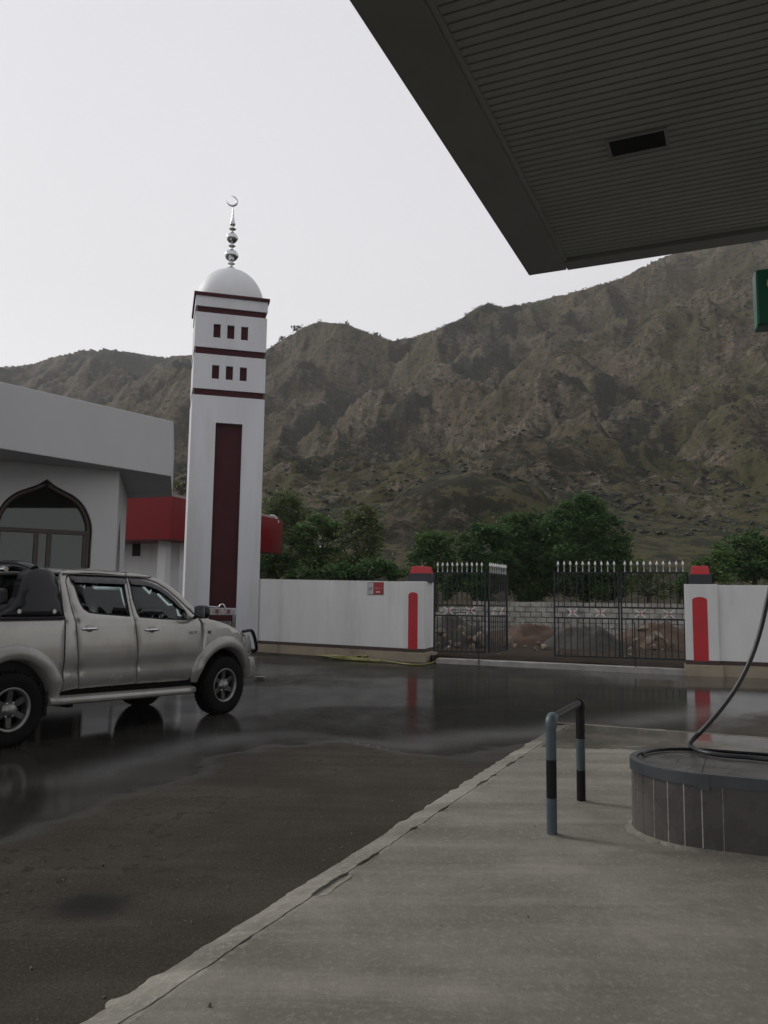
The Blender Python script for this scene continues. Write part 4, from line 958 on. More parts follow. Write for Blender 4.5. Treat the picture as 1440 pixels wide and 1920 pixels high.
MB().bx(sx0, CR, CBK, t, CZ + .052, CZ + .0875).build('soffit_sheet', MT['soffit'], e)
lf = MB(); g = .028
lf.bx(ls0 - g, ls1 + g, lt0 - g, lt0, CZ + .047, CZ + .0545); lf.bx(ls0 - g, ls1 + g, lt1, lt1 + g, CZ + .047, CZ + .0545)
lf.bx(ls0 - g, ls0, lt0, lt1, CZ + .047, CZ + .0545); lf.bx(ls1, ls1 + g, lt0, lt1, CZ + .047, CZ + .0545)
lf.build('lamp_opening_frame', MT['trim'], e)
MB().bx(ls0, ls1, lt0, lt1, CZ + .049, CZ + .054).build('lamp_opening', M('dark_opening', (.004, .004, .004), .9, var=0), e)
# canopy column, just outside the picture, with the green box sign
gp = aty(1418, 563, 6.1); gs = gp[0] * UY - gp[1] * UX; gt = gp[0] * UX + gp[1] * UY
z1 = aty(1418, 508, 6.1)[2]; z0 = aty(1420, 613, 6.1)[2]
col = empty('canopy_column', st(gs + .95, gt + .1), -TH, 'square white canopy column carrying the green sign box', 'column')
MB().bx(-.2, .2, -.2, .2, .05, CZ + .05).build('shaft', MT['white_wall'], col, bevel=.01)
MB().bx(-.26, .26, -.26, .26, .04, .30).build('base', MT['band'], col)
MT['green'] = M('green_sign_face', (.008, .10, .055), .35, var=.06)
MT['green2'] = M('green_sign_edge', (.06, .25, .16), .35, var=.06)
sg = empty('box_sign', st(gs, gt, z0), -TH + .14, 'green box sign with pale mark hanging below the canopy', 'sign')
MB().bx(.012, 1.1, -.02, .14, .02, z1 - z0).build('face_box', MT['green'], sg, bevel=.004)
MB().bx(0, .011, -.01, .14, .02, z1 - z0 - .004).build('edge_strip', MT['green2'], sg)
MB().bx(0.0, 1.1, -.018, .14, 0, .019).build('bottom_strip', M('green_dark_edge', (.004, .045, .028), .4), sg)
mk = MB(); mk.tube([(.135 + .05 * math.cos(a), -.022, (z1 - z0) * .74 + .05 * math.sin(a)) for a in np.linspace(0, 6.0, 20)], .012, 6); mk.build('mark', M('sign_mark', (.45, .5, .12), .4), sg)
MB().bx(.3, .34, .05, .09, z1 - z0, CZ + .06 - z0).build('hanger', MT['trim'], sg)
MB().bx(.8, .84, .05, .09, z1 - z0, CZ + .06 - z0).build('hanger', MT['trim'], sg)
# ================================================================ guard hoop
MT['hoop_grey'] = M('grey_blue_enamel', (.062, .082, .092), .42, spec=.35, var=.18, vscale=14, bump=.12, bscale=60)
MT['hoop_black'] = M('black_enamel', (.006, .006, .007), .42, spec=.25, var=.2, vscale=14, bump=.12, bscale=60)
q1 = onz(1035, 1566, PZ); q2 = onz(1090, 1503, PZ)
hr = .033
e = empty('guard_hoop', tuple(q1), 0, 'low steel guard hoop with grey and black bands on the pad', 'guard rail')
d2 = q2 - q1
zh1 = onpl(1033, 1345, q1, (0, 1, 0))[2] - PZ; zh2 = onpl(1088, 1320, q2, (0, 1, 0))[2] - PZ
zh = (zh1 + zh2) / 2
def zon(y, q): return onpl(1035, y, q, (0, 1, 0))[2] - PZ
for nm, base, cuts in (('near', Vector((0, 0, 0)), [(-.06, zon(1496, q1), 'g'), (zon(1496, q1), zon(1424, q1), 'b'), (zon(1424, q1), zh - .05, 'g')]), ('far', Vector(d2), [(-.06, zon(1443, q2), 'b'), (zon(1443, q2), zon(1384, q2), 'g'), (zon(1384, q2), zh - .05, 'b')])):
    for a, b, c in cuts: MB().tube([base + Vector((0, 0, a)), base + Vector((0, 0, b))], hr, 24, caps=False).build('post_band', MT['hoop_grey' if c == 'g' else 'hoop_black'], e)
ud = Vector((d2[0], d2[1], 0)).normalized(); Ld = Vector((d2[0], d2[1], 0)).length
for base, s, c in ((Vector((0, 0, 0)), 1, 'g'), (Vector(d2), -1, 'b')):
    bp = [base + Vector((0, 0, zh - .055))] + [base + Vector((0, 0, zh - .04)) + ud * s * (.04 - .04 * math.cos(a)) + Vector((0, 0, .04 * math.sin(a))) for a in np.linspace(0, math.pi / 2, 7)] + [base + Vector((0, 0, zh)) + ud * s * .06]
    MB().tube(bp, hr + .005, 24).build('elbow', MT['hoop_grey' if c == 'g' else 'hoop_black'], e)
MB().tube([ud * .05 + Vector((0, 0, zh)), ud * Ld * .5 + Vector((0, 0, zh)), ud * (Ld - .05) + Vector((0, 0, zh))], hr - .006, 20).build('top_rail', MT['hoop_black'], e)
for base in (Vector((0, 0, 0)), Vector(d2)):
    m = MB(); r = np.random.default_rng(int(base.x * 100) + 5); n = 18; vs = [(base.x, base.y, .016)]
    for k in range(n):
        a = 2 * math.pi * k / n; q = .06 + .035 * r.random() + .03 * max(0, math.cos(a)); vs.append((base.x + q * math.cos(a), base.y + q * math.sin(a), -.004))
    m.add(vs, [(0, 1 + k, 1 + (k + 1) % n) for k in range(n)], True); m.build('grout_collar', MT['pad'], e)
# ================================================================ pump island
IS, IT, IR, IH = -.28, 5.83, .46, .445
e = empty('pump_island', st(IS, IT, PZ), -TH, 'tiled pump island with rounded end and grey metal rim', 'pump island')
MT['grout'] = M('pale_grout', (.55, .53, .49), .9, var=.3, vscale=20)
MT['tile'] = M('dark_grey_tile', (.075, .069, .066), .28, var=.18, vscale=5, rvar=.08, coat=.15)
MT['tiletop'] = M('grey_top_tile', (.075, .072, .068), .32, var=.2, vscale=4, rvar=.1)
MT['rim'] = M('grey_metal_rim', (.060, .070, .076), .4, .2, var=.15, vscale=8)
LEN = 4.0
def stad(R, n=40, L_=LEN): return [(L_, -R)] + [(R * math.cos(a) * 1.0, R * math.sin(a)) for a in np.linspace(-math.pi / 2, -3 * math.pi / 2, n)] + [(L_, R)]
MB().prism(stad(IR - .0025), 0, IH - .012).build('core', MT['grout'], e)
# side tiles: narrow cut strips round the end, larger tiles on the straight flank
angs = list(np.linspace(-90, -270, 15)); gap = .0035
for i in range(len(angs) - 1):
    a0_, a1_ = math.radians(angs[i]), math.radians(angs[i + 1]); gg = (gap if i not in (4, 9, 11) else .0008) / IR
    a0_ -= gg; a1_ += gg; pts_in = []; pts_out = []
    for q in (0, .5, 1): a = a0_ + (a1_ - a0_) * q; pts_out.append((IR * math.cos(a), IR * math.sin(a))); pts_in.append(((IR - .009) * math.cos(a), (IR - .009) * math.sin(a)))
    MB().prism(pts_out + pts_in[::-1], .004 + .006 * random.random(), IH - .014).build('tile', MT['tile'], e)
x = .003; k = 0
for sgn in (-1, 1):
    x = .003; k = 0
    while x < LEN:
        wdt = .115 if k == 0 else .40; g_ = .0035 if k == 0 else .001
        MB().bx(x, min(x + wdt - g_, LEN), sgn * IR, sgn * (IR - .009), .004, IH - .014).build('tile', MT['tile'], e); x += wdt; k += 1
# top tiles: wedges round the end then rows
for i in range(12):
    a0_, a1_ = math.radians(-90 - 15 * i - .35), math.radians(-90 - 15 * (i + 1) + .35); R_ = IR - .03; ri = .17
    pts = [(ri * math.cos(a0_), ri * math.sin(a0_)), (R_ * math.cos(a0_), R_ * math.sin(a0_)), (R_ * math.cos((a0_ + a1_) / 2), R_ * math.sin((a0_ + a1_) / 2)), (R_ * math.cos(a1_), R_ * math.sin(a1_)), (ri * math.cos(a1_), ri * math.sin(a1_))]
    MB().prism(pts, IH - .0115, IH - .003).build('tile', MT['tiletop'], e)
MB().prism([(.165 * math.cos(a), .165 * math.sin(a)) for a in np.linspace(-math.pi / 2, -3 * math.pi / 2, 16)], IH - .0115, IH - .003).build('tile', MT['tiletop'], e)
for r_ in range(3):
    y0 = -.43 + r_ * .287; x = .004
    while x < LEN: MB().bx(x, x + .397, y0 + .001, y0 + .286, IH - .0115, IH - .003).build('tile', MT['tiletop'], e); x += .4
# rim: angle strip following the edge
def ringpath(R, z): return [(p[0], p[1], z) for p in stad(R, 60)]
def band(R0, R1, z0, z1):
    m = MB(); a = stad(R0, 60); b = stad(R1, 60); n = len(a); vs = [(p[0], p[1], z0) for p in a] + [(p[0], p[1], z1) for p in a] + [(p[0], p[1], z1) for p in b] + [(p[0], p[1], z0) for p in b]
    return m.add(vs, [(k * n + i, k * n + i + 1, ((k + 1) % 4) * n + i + 1, ((k + 1) % 4) * n + i) for k in range(4) for i in range(n - 1)], False)
band(IR + .010, IR - .002, IH - .062, IH + .004).build('rim', MT['rim'], e)
band(IR + .006, IR - .035, IH - .002, IH + .008).build('rim_top', MT['rim'], e)
MB().bx(-.02, .045, -IR - .014, -IR - .0105, IH - .085, IH - .0).build('rim_joint', MT['rim'], e)
# a fillet of mortar round the foot
m = MB(); a = stad(IR + .002, 60); b = stad(IR + .03, 60); n = len(a); r = np.random.default_rng(9); jt = r.uniform(-.025, .03, n)
b = [(p[0] + (p[0] / max(.01, math.hypot(*p)) * j if p[0] < .1 else 0), p[1] + (j * np.sign(p[1]) if p[0] >= .1 else p[1] / max(.01, math.hypot(*p)) * j)) for p, j in zip(b, jt)]
m.add([(p[0], p[1], .02) for p in a] + [(p[0], p[1], -.002) for p in b], [(i, i + 1, n + i + 1, n + i) for i in range(n - 1)], True).build('mortar_fillet', MT['pad'], e)
# ================================================================ fuel pump (right of the picture) and its hose
top = PZ + IH + .006
px0 = onpl(1439, 830, st(0, 5.75), (UX, UY, 0)); psx = px0[0] * UY - px0[1] * UX
pz1 = onpl(1437, 790, st(0, 5.75), (UX, UY, 0))[2]; pz0 = onpl(1437, 872, st(0, 5.75), (UX, UY, 0))[2]
e = empty('fuel_pump', st(psx + .615, 5.85, top), -TH, 'white fuel pump with green body standing on the tiled island', 'fuel pump')
MB().bx(-.40, .42, -.24, .24, 0, pz0 - top - .02).build('body', M('pump_body', (.45, .46, .45), .4), e, bevel=.02)
MB().bx(-.55, .55, -.12, .22, pz0 - top, pz1 - top).build('header', MT['white_metal'], e, bevel=.015)
MB().bx(-.08, .08, -.10, .20, pz0 - top - .02, pz0 - top).build('neck', MT['white_metal'], e)
MB().bx(-.30, .32, -.25, -.241, 1.0, 1.45).build('display', M('pump_display', (.02, .025, .02), .2), e, bevel=.01)
MB().bx(-.38, .40, -.248, -.241, .05, .9).build('lower_panel', MT['green'], e)
MB().bx(-.45, -.41, -.05, .05, .75, 1.1).build('nozzle_holder', MT['black'], e)
hose_px = [(1468, 1010, 5.50), (1452, 1065, 5.50), (1439, 1125, 5.48), (1427, 1180, 5.47), (1408, 1238, 5.46), (1380, 1292, 5.46), (1348, 1335, 5.47), (1320, 1366, 5.48), (1303, 1383, 5.50)]
hp = [tuple(aty(x, y, D)) for x, y, D in hose_px]
HR = .015
zt_ = top + HR
for x, y in [(1295, 1392), (1294, 1399), (1304, 1406), (1330, 1413), (1370, 1418), (1420, 1421), (1500, 1424)]: q = onz(x, y, zt_); hp.append((q[0], q[1], zt_))
hp[-1] = tuple(st(1.6, 5.55, zt_))
hp = [tuple(st(psx + .185, 5.83, top + .95)), tuple(st(psx + .06, 5.72, top + .90))] + hp
tag(MB().tube(smooth_open(hp, 2), HR, 12).build('fuel_hose', M('fuel_hose_rubber', (.010, .012, .014), .42, var=.15, vscale=12)), 'black rubber fuel hose looping down onto the tiled island', 'hose')
rp = [tuple(st(2.2, 6.2, top + .012)), tuple(st(.9, 6.24, top + .012))] + [tuple(st(IS + (IR - .075) * math.cos(a) * 1.0 + .0, IT + (IR - .075) * math.sin(a), top + .009)) for a in np.linspace(math.pi / 2, math.pi * 1.02, 14)]
tag(MB().tube(smooth_open(rp, 1), .0105, 10).build('fuel_hose', MT['hoop_black']), 'thinner black hose lying along the rim on the island top', 'hose')
# pebbles on pad and yard
r = np.random.default_rng(33)
for (x, y, s) in [(392, 1888, .011), (1003, 1550, .006), (985, 1480, .007), (826, 1735, .006), (990, 1720, .006)]:
    p = onz(x, y, PZ); o = link('pebble', smeshes[int(r.integers(6))], None, None, (p[0], p[1], PZ + s * .5), tuple(r.uniform(0, 6, 3))); o.scale = (s, s * .8, s * .7)
    tag(o, 'small brown pebble lying on the bare concrete pad', 'pebble', 'pebbles on the pad')
for i in range(46):
    if i < 26: t_ = r.uniform(3.2, 8); s_ = -2.3 - abs(r.normal(0, .12)); p = st(s_, t_)
    else: q = onz(r.uniform(0, 620), r.uniform(1560, 1880)); p = (q[0], q[1], 0)
    s = r.uniform(.004, .011); o = link('grit', smeshes[int(r.integers(6))], None, None, (p[0], p[1], s * .5), tuple(r.uniform(0, 6, 3))); o.scale = (s * 1.3, s, s * .7)
    tag(o, 'crumb of loose grit on the forecourt beside the pad edge' if i < 26 else 'crumb of loose grit out on the brown forecourt', 'grit', 'grit beside the pad edge' if i < 26 else 'grit on the open forecourt')
# ================================================================ pickup truck (local: x forward from the rear axle, y left, z up)
Rw = onz(18, 1403); Fw = onz(425, 1338); hd = (Fw - Rw) / np.linalg.norm(Fw - Rw); rt_ = np.array([hd[1], -hd[0], 0])
HW = .865; WB = 3.15
org = Rw - rt_ * HW
tk = empty('pickup_truck', (org[0], org[1], 0), math.atan2(hd[1], hd[0]), 'silver-beige double-cab pickup truck with black roll bar, parked on wet forecourt', 'pickup truck')
MT['paint'] = M('champagne_metallic', (.315, .305, .283), .24, .55, var=.05, vscale=2.5, coat=.8, col2=(.21, .195, .17), c2amt=.55, c2scale=1.6, rvar=.05)
MT['paint2'] = M('champagne_lower', (.30, .29, .268), .40, .35, var=.08, vscale=3, coat=.3, col2=(.20, .18, .15), c2amt=.7, c2scale=2.2)
MT['gloss_black'] = M('gloss_black_plastic', (.005, .0055, .008), .22, var=.1, spec=.25, coat=.12)
MT['dark'] = M('dark_trim', (.008, .008, .009), .6, spec=.2, var=.15)
MT['under'] = M('underbody', (.006, .006, .006), .9, spec=.05, var=.2)
MT['tyre'] = M('tyre_rubber', (.008, .008, .008), .85, spec=.1, var=.25, vscale=9, bump=.4, bscale=70)
MT['alloy'] = M('dull_alloy', (.22, .217, .208), .38, .85, var=.2, vscale=9, col2=(.08, .07, .06), c2amt=.6, c2scale=4)
MT['spoke'] = M('grimy_alloy', (.07, .068, .064), .5, .6, var=.3, vscale=9, col2=(.02, .018, .016), c2amt=.9, c2scale=5)
MT['autoglass'] = glass('car_glass', (.74, .80, .78), .02, 1.55)
MT['lens'] = M('clear_lens', (.45, .46, .46), .08, .5, var=.05, coat=1)
MT['seat'] = M('seat_fabric', (.05, .05, .052), .9, var=.2)
MT['visor'] = M('smoked_visor', (.022, .022, .026), .22, var=.08, coat=.3)
def ytop(x, z):
    """half width of the body side at (x, z)"""
    y = .825 + .018 * math.sin(max(0, min(1, (z - .45) / .8)) * math.pi) - .03 * max(0, (.62 - z)) / .2
    y -= .018 * math.exp(-((z - .72) / .05) ** 2) * (1 if .6 < x < 2.7 else .3)        # crease low on the doors
    if z > 1.26: y -= .035 * min(1, (z - 1.26) / .06) * .5 + .40 * max(0, z - 1.26) + .22 * max(0, z - 1.55) ** 2
    if x > 2.9: y -= .12 * max(0, x - 2.9) ** 2.2
    if x > 3.45: y -= .6 * (x - 3.45) ** 2
    if x < -.5: y -= .02 * (-.5 - x)
    return y
def side(sg): return lambda x, z, d: (x, sg * (ytop(x, z) - d), z)
AR, FR = .51, .655
def arc(cx, r, a0, a1, n=18, cz=.375): return [(cx + r * math.cos(math.radians(a)), cz + r * math.sin(math.radians(a))) for a in np.linspace(a0, a1, n)]
rear_door = [(.83, .515), (1.638, .505), (1.628, .9), (1.572, 1.28), (1.578, 1.5), (1.60, 1.70), (1.60, 1.772), (1.3, 1.785), (1.0, 1.785), (.84, 1.772), (.765, 1.745), (.735, 1.69), (.735, 1.5), (.745, 1.3), (.765, 1.1), (.80, .8)]
rear_win = [(.80, 1.745), (.825, 1.65), (.855, 1.45), (.885, 1.385), (.95, 1.345), (1.1, 1.328), (1.525, 1.297), (1.535, 1.5), (1.553, 1.748), (1.2, 1.757), (.9, 1.755)]
front_door = [(1.646, .505), (2.50, .485), (2.585, .55), (2.66, .70), (2.705, .9), (2.715, 1.05), (2.69, 1.2), (2.63, 1.268), (2.50, 1.385), (2.36, 1.515), (2.22, 1.625), (2.08, 1.70), (1.92, 1.748), (1.75, 1.768), (1.608, 1.773), (1.606, 1.70), (1.586, 1.5), (1.58, 1.28), (1.636, .9)]
front_win = [(1.64, 1.742), (1.622, 1.5), (1.655, 1.288), (2.0, 1.262), (2.44, 1.248), (2.45, 1.345), (2.36, 1.462), (2.25, 1.558), (2.13, 1.635), (1.98, 1.695), (1.83, 1.728)]
c_pillar = [(.615, .50), (.822, .517), (.792, .8), (.757, 1.1), (.737, 1.3), (.727, 1.5), (.727, 1.69), (.757, 1.75), (.835, 1.780), (1.0, 1.793), (1.3, 1.793), (1.6, 1.78), (1.62, 1.815), (1.2, 1.83), (.80, 1.822), (.70, 1.80), (.66, 1.70), (.635, 1.5), (.615, 1.28)]
a_pillar = [(1.612, 1.782), (1.75, 1.776), (1.925, 1.756), (2.09, 1.708), (2.23, 1.632), (2.37, 1.522), (2.51, 1.392), (2.638, 1.275), (2.73, 1.272), (2.60, 1.42), (2.45, 1.56), (2.30, 1.675), (2.14, 1.755), (1.95, 1.80), (1.75, 1.818), (1.625, 1.815)]
bed = [(-1.02, .52), (-1.02, 1.285), (.60, 1.275), (.60, .50)] + arc(0, AR, 13, 167, 20)
bed = [(.60, .50), (.60, 1.275), (-1.02, 1.29), (-1.02, .56), (-.50, .50)] + arc(0, AR, 166, 14, 20)
fender = [(2.60, .52), (2.595, .55), (2.67, .70), (2.714, .9), (2.724, 1.05), (2.70, 1.2), (2.645, 1.268), (2.74, 1.262), (2.95, 1.232), (3.2, 1.175), (3.4, 1.112), (3.55, 1.045), (3.62, .98), (3.66, .90), (3.685, .74), (3.69, .62)] + arc(WB, AR, 28, 164, 20)
for sg, nm in ((-1, 'right'), (1, 'left')):
    fm_ = side(sg)
    for name, ol, hs, mt in (('rear_door', rear_door, [rear_win], 'paint'), ('front_door', front_door, [front_win], 'paint'), ('cab_pillar', c_pillar, [], 'paint'), ('windscreen_pillar', a_pillar, [], 'paint'), ('bed_side', bed, [], 'paint'), ('front_wing', fender, [], 'paint')):
        o = panel(name, ol, fm_, MT[mt], tk, hs, step=.045, edge=.007, thick=.03)
        if name.endswith('door'):
            wn_ = rear_win if name[0] == 'r' else front_win
            panel('window', inset(wn_, -.012), lambda x, z, d: (x, sg * (ytop(x, z) - .016 - d), z), MT['autoglass'], o, step=.08, edge=0, thick=.004)
            # rubber channel round the glass
            MB().tube([(x, sg * (ytop(x, z) - .006), z) for x, z in dens(inset(wn_, .004), .06)], .008, 6, closed=True).build('window_seal', MT['dark'], o)
            hx, hz = (.92, 1.165) if name[0] == 'r' else (1.835, 1.135)
            y_ = ytop(hx, hz)
            MB().tube(smooth_open([(hx - .10, sg * (y_ - .002), hz), (hx - .08, sg * (y_ + .028), hz), (hx, sg * (y_ + .036), hz + .003), (hx + .08, sg * (y_ + .028), hz), (hx + .10, sg * (y_ - .002), hz)], 2), lambda q: .011 + .006 * math.sin(math.pi * q), 8).build('handle', MT['chrome'], o)
            cupm = MB().lathe([(.0, .004), (.045, .002), (.052, -.006)], 20, (0, 0, 0), 'Y').build('handle_recess', MT['dark'] if 0 else MT['recess'] if 'recess' in MT else MT['paint2'], o, (hx, sg * (y_ + .001), hz + .008)); cupm.scale = (1.25, 1, .95); cupm.rotation_euler = (0, 0, 0 if sg > 0 else math.pi)
    # smoked rain visors above the glass
    vr = [(.785, 1.765), (.795, 1.705), (.83, 1.68), (1.54, 1.675), (1.575, 1.70), (1.575, 1.768), (1.2, 1.778), (.9, 1.776)]
    panel('rain_visor', vr, lambda x, z, d: (x, sg * (ytop(x, z) + .022 * (1.79 - z) / .1 + .004 - d), z), MT['visor'], tk, step=.05, edge=.004, thick=.004)
    vf = [(1.63, 1.76), (1.63, 1.70), (1.66, 1.675), (1.9, 1.665), (2.04, 1.622), (2.16, 1.555), (2.27, 1.47), (2.36, 1.385), (2.44, 1.36), (2.36, 1.475), (2.24, 1.585), (2.11, 1.665), (1.97, 1.715), (1.8, 1.75)]
    panel('rain_visor', vf, lambda x, z, d: (x, sg * (ytop(x, z) + .012 - d), z), MT['visor'], tk, step=.05, edge=.004, thick=.004)
    # wheel-arch flares
    for cx, a0_, a1_ in ((0, 8, 176), (WB, 14, 172)):
        m = MB(); A_ = np.radians(np.linspace(a0_, a1_, 40)); rs = [(AR - .03, -.13), (AR - .012, .012), (AR + .01, .034), (AR + .06, .040), (AR + .10, .030), (AR + .128, .012), (AR + .142, -.004)]
        V = []
        for i, a in enumerate(A_):
            tap = min(1, min(i, 39 - i) / 5 + .35)
            for r_, dy in rs:
                rr_ = AR - .03 + (r_ - AR + .03) * (.55 + .45 * tap); x = cx + rr_ * math.cos(a); z = .375 + rr_ * math.sin(a)
                V.append((x, sg * (ytop(min(x, 3.66), z) + (dy + (.012 if dy > 0 else 0)) * tap if dy > -.1 else ytop(min(x, 3.6), z) + dy), z))
        n = len(rs); m.add(V, [(i * n + k, (i + 1) * n + k, (i + 1) * n + k + 1, i * n + k + 1) for i in range(39) for k in range(n - 1)], True)
        m.build('arch_flare', MT['paint2'], tk)
        # inner arch liner
        m = MB(); V = []
        for a in np.radians(np.linspace(-5, 185, 26)):
            for y_ in (.74, .40): V.append((cx + (AR - .028) * math.cos(a), sg * y_, .375 + (AR - .028) * math.sin(a)))
        m.add(V, [(2 * i, 2 * i + 2, 2 * i + 3, 2 * i + 1) for i in range(25)], True); m.build('arch_liner', MT['under'], tk)
    # running board with its brackets
    bd = MB(); prof = [(.70, .335), (.86, .318), (.895, .335), (.90, .365), (.88, .395), (.82, .41), (.74, .425), (.70, .425)]
    V = []; 
    for x, ins in ((.46, .05), (.56, 0), (1.5, 0), (2.45, 0), (2.62, .06)):
        for y_, z_ in prof: V.append((x, sg * (y_ - ins * (y_ > .72)), z_ + .06 - .024 * x + (0)))
    n = len(prof); bd.add(V, [(i * n + k, (i + 1) * n + k, (i + 1) * n + (k + 1) % n, i * n + (k + 1) % n) for i in range(4) for k in range(n)], False); bd.add(V[:n], [tuple(range(n))]); bd.add(V[-n:], [tuple(range(n))])
    bd.build('running_board', MT['paint2'], tk, bevel=.006)
    MB().bx(.62, 2.55, sg * .70, sg * .80, .425, .505).build('sill', MT['under'], tk)
    MB().bx(.50, 2.58, sg * .83, sg * .875, .415 + .02, .417 + .022).build('step_tread', MT['dark'], tk, rot=(0, .024, 0))
    for x in (.7, 1.6, 2.4): MB().bx(x - .03, x + .03, sg * .4, sg * .86, .33, .36).build('step_bracket', MT['under'], tk)
    MB().bx(.42, .455, sg * .55, sg * .80, .26, .52).build('mud_flap', MT['dark'], tk)
    # door mirror
    mx_, mz_ = 2.56, 1.33; my = ytop(2.5, 1.26)
    m = MB(); b_ = bmesh.new(); bmesh.ops.create_icosphere(b_, subdivisions=3, radius=1); vs_ = []
    for v in b_.verts:
        c = v.co; f_ = 4.0; L_ = (abs(c.x) ** f_ + abs(c.y) ** f_ + abs(c.z) ** f_) ** (1 / f_); q = c / L_; vs_.append((mx_ + .055 * q.x - .02 * abs(q.y) * 0, sg * (my + .13) + .10 * q.y, mz_ + .085 * q.z + .02))
    m.add(vs_, [tuple(v.index for v in f.verts) for f in b_.faces], True); b_.free(); mo = m.build('mirror', MT['gloss_black'], tk)
    MB().tube([(mx_ + .0, sg * (my - .01), mz_ - .055), (mx_, sg * (my + .08), mz_ - .03)], .022, 8).build('mirror_arm', MT['gloss_black'], mo)
    MB().box((mx_ - .057, sg * (my + .13), mz_ + .02), (.006, .17, .14)).build('mirror_glass', MT['chrome'], mo)
    # side indicator on the wing
    y_ = ytop(2.85, 1.09); MB().box((2.83, sg * (y_ + .002), 1.085), (.05, .012, .04)).build('side_indicator', M('indicator_lens', (.07, .055, .035), .2), tk, bevel=.004)
# badge on the front doors
y_ = ytop(2.55, 1.10)
text_mesh('badge', 'HILUX', .062, MT['chrome'], tk, Matrix.Translation((2.53, -(y_ + .003), 1.085)) @ Matrix.Rotation(math.pi / 2, 4, 'X') @ Matrix.Scale(.9, 4), .002)
# roof, glass, bonnet
def loft(name, rows, mat, thick=None, smooth=True):
    m = MB(); n = len(rows[0]); V = [p for r_ in rows for p in r_]
    m.add(V, [(i * n + k, (i + 1) * n + k, (i + 1) * n + k + 1, i * n + k + 1) for i in range(len(rows) - 1) for k in range(n - 1)], smooth)
    o = m.build(name, mat, tk)
    if thick: s = o.modifiers.new('solid', 'SOLIDIFY'); s.thickness = thick; s.offset = 0
    return o
def roofrow(x, z, yw, crown, n=17, drop=.0): return [(x, yw * q, z + crown * (1 - abs(q) ** 2.6) - drop * abs(q) ** 8) for q in np.linspace(-1, 1, n)]
rows = []
for x, z, c in ((.685, 1.80, .004), (.72, 1.822, .022), (.80, 1.832, .034), (1.0, 1.838, .042), (1.3, 1.838, .046), (1.6, 1.824, .046), (1.75, 1.818, .044), (1.95, 1.80, .036), (2.05, 1.783, .028)):
    zz_ = {True: z}[True]; rows.append(roofrow(x, zz_ - .012, ytop(min(x, 2), 1.815) - .004, c))
loft('roof', rows, MT['paint'])
# windscreen between roof header and scuttle
ws = []
for q in np.linspace(0, 1, 8):
    x = 2.05 + (2.80 - 2.05) * q; z = 1.80 + (1.275 - 1.80) * q + .035 * math.sin(math.pi * q); yw = (ytop(2.0, 1.80) - .02) * (1 - q) + (.72) * q
    ws.append([(x - .10 * (abs(u_) ** 2) * (1 - .0 * q), yw * u_, z) for u_ in np.linspace(-1, 1, 13)])
loft('windscreen', ws, MT['autoglass'], .004)
rw = [[(.70 - .03 * q, (.60 + .10 * q) * u_, 1.76 - .46 * q) for u_ in np.linspace(-1, 1, 7)] for q in (0, .5, 1)]
loft('rear_screen', rw, MT['autoglass'], .004)
MB().bx(.62, .665, -.76, .76, .50, 1.29).build('cab_back', MT['paint'], tk)
bonz = lambda x: float(np.interp(x, [2.64, 2.74, 2.95, 3.2, 3.4, 3.55, 3.68, 3.78], [1.272, 1.262, 1.232, 1.175, 1.112, 1.045, .975, .92]))
rows = []
for x in (2.66, 2.74, 2.85, 3.0, 3.2, 3.4, 3.55, 3.66, 3.75, 3.80):
    yw = min(ytop(min(x, 3.62), min(1.26, bonz(x))) - .004, .80); z = bonz(x); row = []
    for q in np.linspace(-1, 1, 21):
        xx = x + (.12 * (1 - q * q) * max(0, (x - 3.2) / .6)); row.append((xx, yw * q, z + .055 * (1 - abs(q) ** 3) + .012 * math.exp(-((abs(q) - .62) / .12) ** 2)))
    rows.append(row)
loft('bonnet', rows, MT['paint'])
# nose: strips wrapped round the plan curve of the front
pc = smooth_open([(3.62, -.815), (3.76, -.775), (3.90, -.64), (4.00, -.38), (4.04, 0), (4.00, .38), (3.90, .64), (3.76, .775), (3.62, .815)], 3)
def wrap(name, prof, mat, i0=0., i1=1., bev=0):
    n = len(pc); a, b = int(i0 * (n - 1)), int(i1 * (n - 1)); P = pc[a:b + 1]; V = []; m = MB()
    for i, p in enumerate(P):
        t_ = np.array(pc[min(a + i + 1, n - 1)]) - np.array(pc[max(a + i - 1, 0)]); t_ /= np.linalg.norm(t_); nn = np.array([t_[1], -t_[0]])
        for off, z in prof: V.append((p[0] + nn[0] * off, p[1] + nn[1] * off, z))
    k_ = len(prof); m.add(V, [(i * k_ + k, (i + 1) * k_ + k, (i + 1) * k_ + (k + 1) % k_, i * k_ + (k + 1) % k_) for i in range(len(P) - 1) for k in range(k_)], True)
    m.add(V[:k_], [tuple(range(k_))]); m.add(V[-k_:], [tuple(range(k_))])
    return m.build(name, mat, tk)
wrap('front_bumper', [(-.06, .44), (.02, .42), (.05, .47), (.055, .60), (.04, .70), (-.02, .735), (-.06, .735)], MT['paint2'])
wrap('grille', [(-.05, .74), (.0, .74), (.01, .98), (-.05, 1.0)], MT['dark'], .33, .67)
for a_, b_ in ((.02, .31), (.69, .98)): wrap('headlight', [(-.05, .75), (.005, .75), (-.005, .90), (-.035, 1.0), (-.06, 1.02)], MT['lens'], a_, b_)
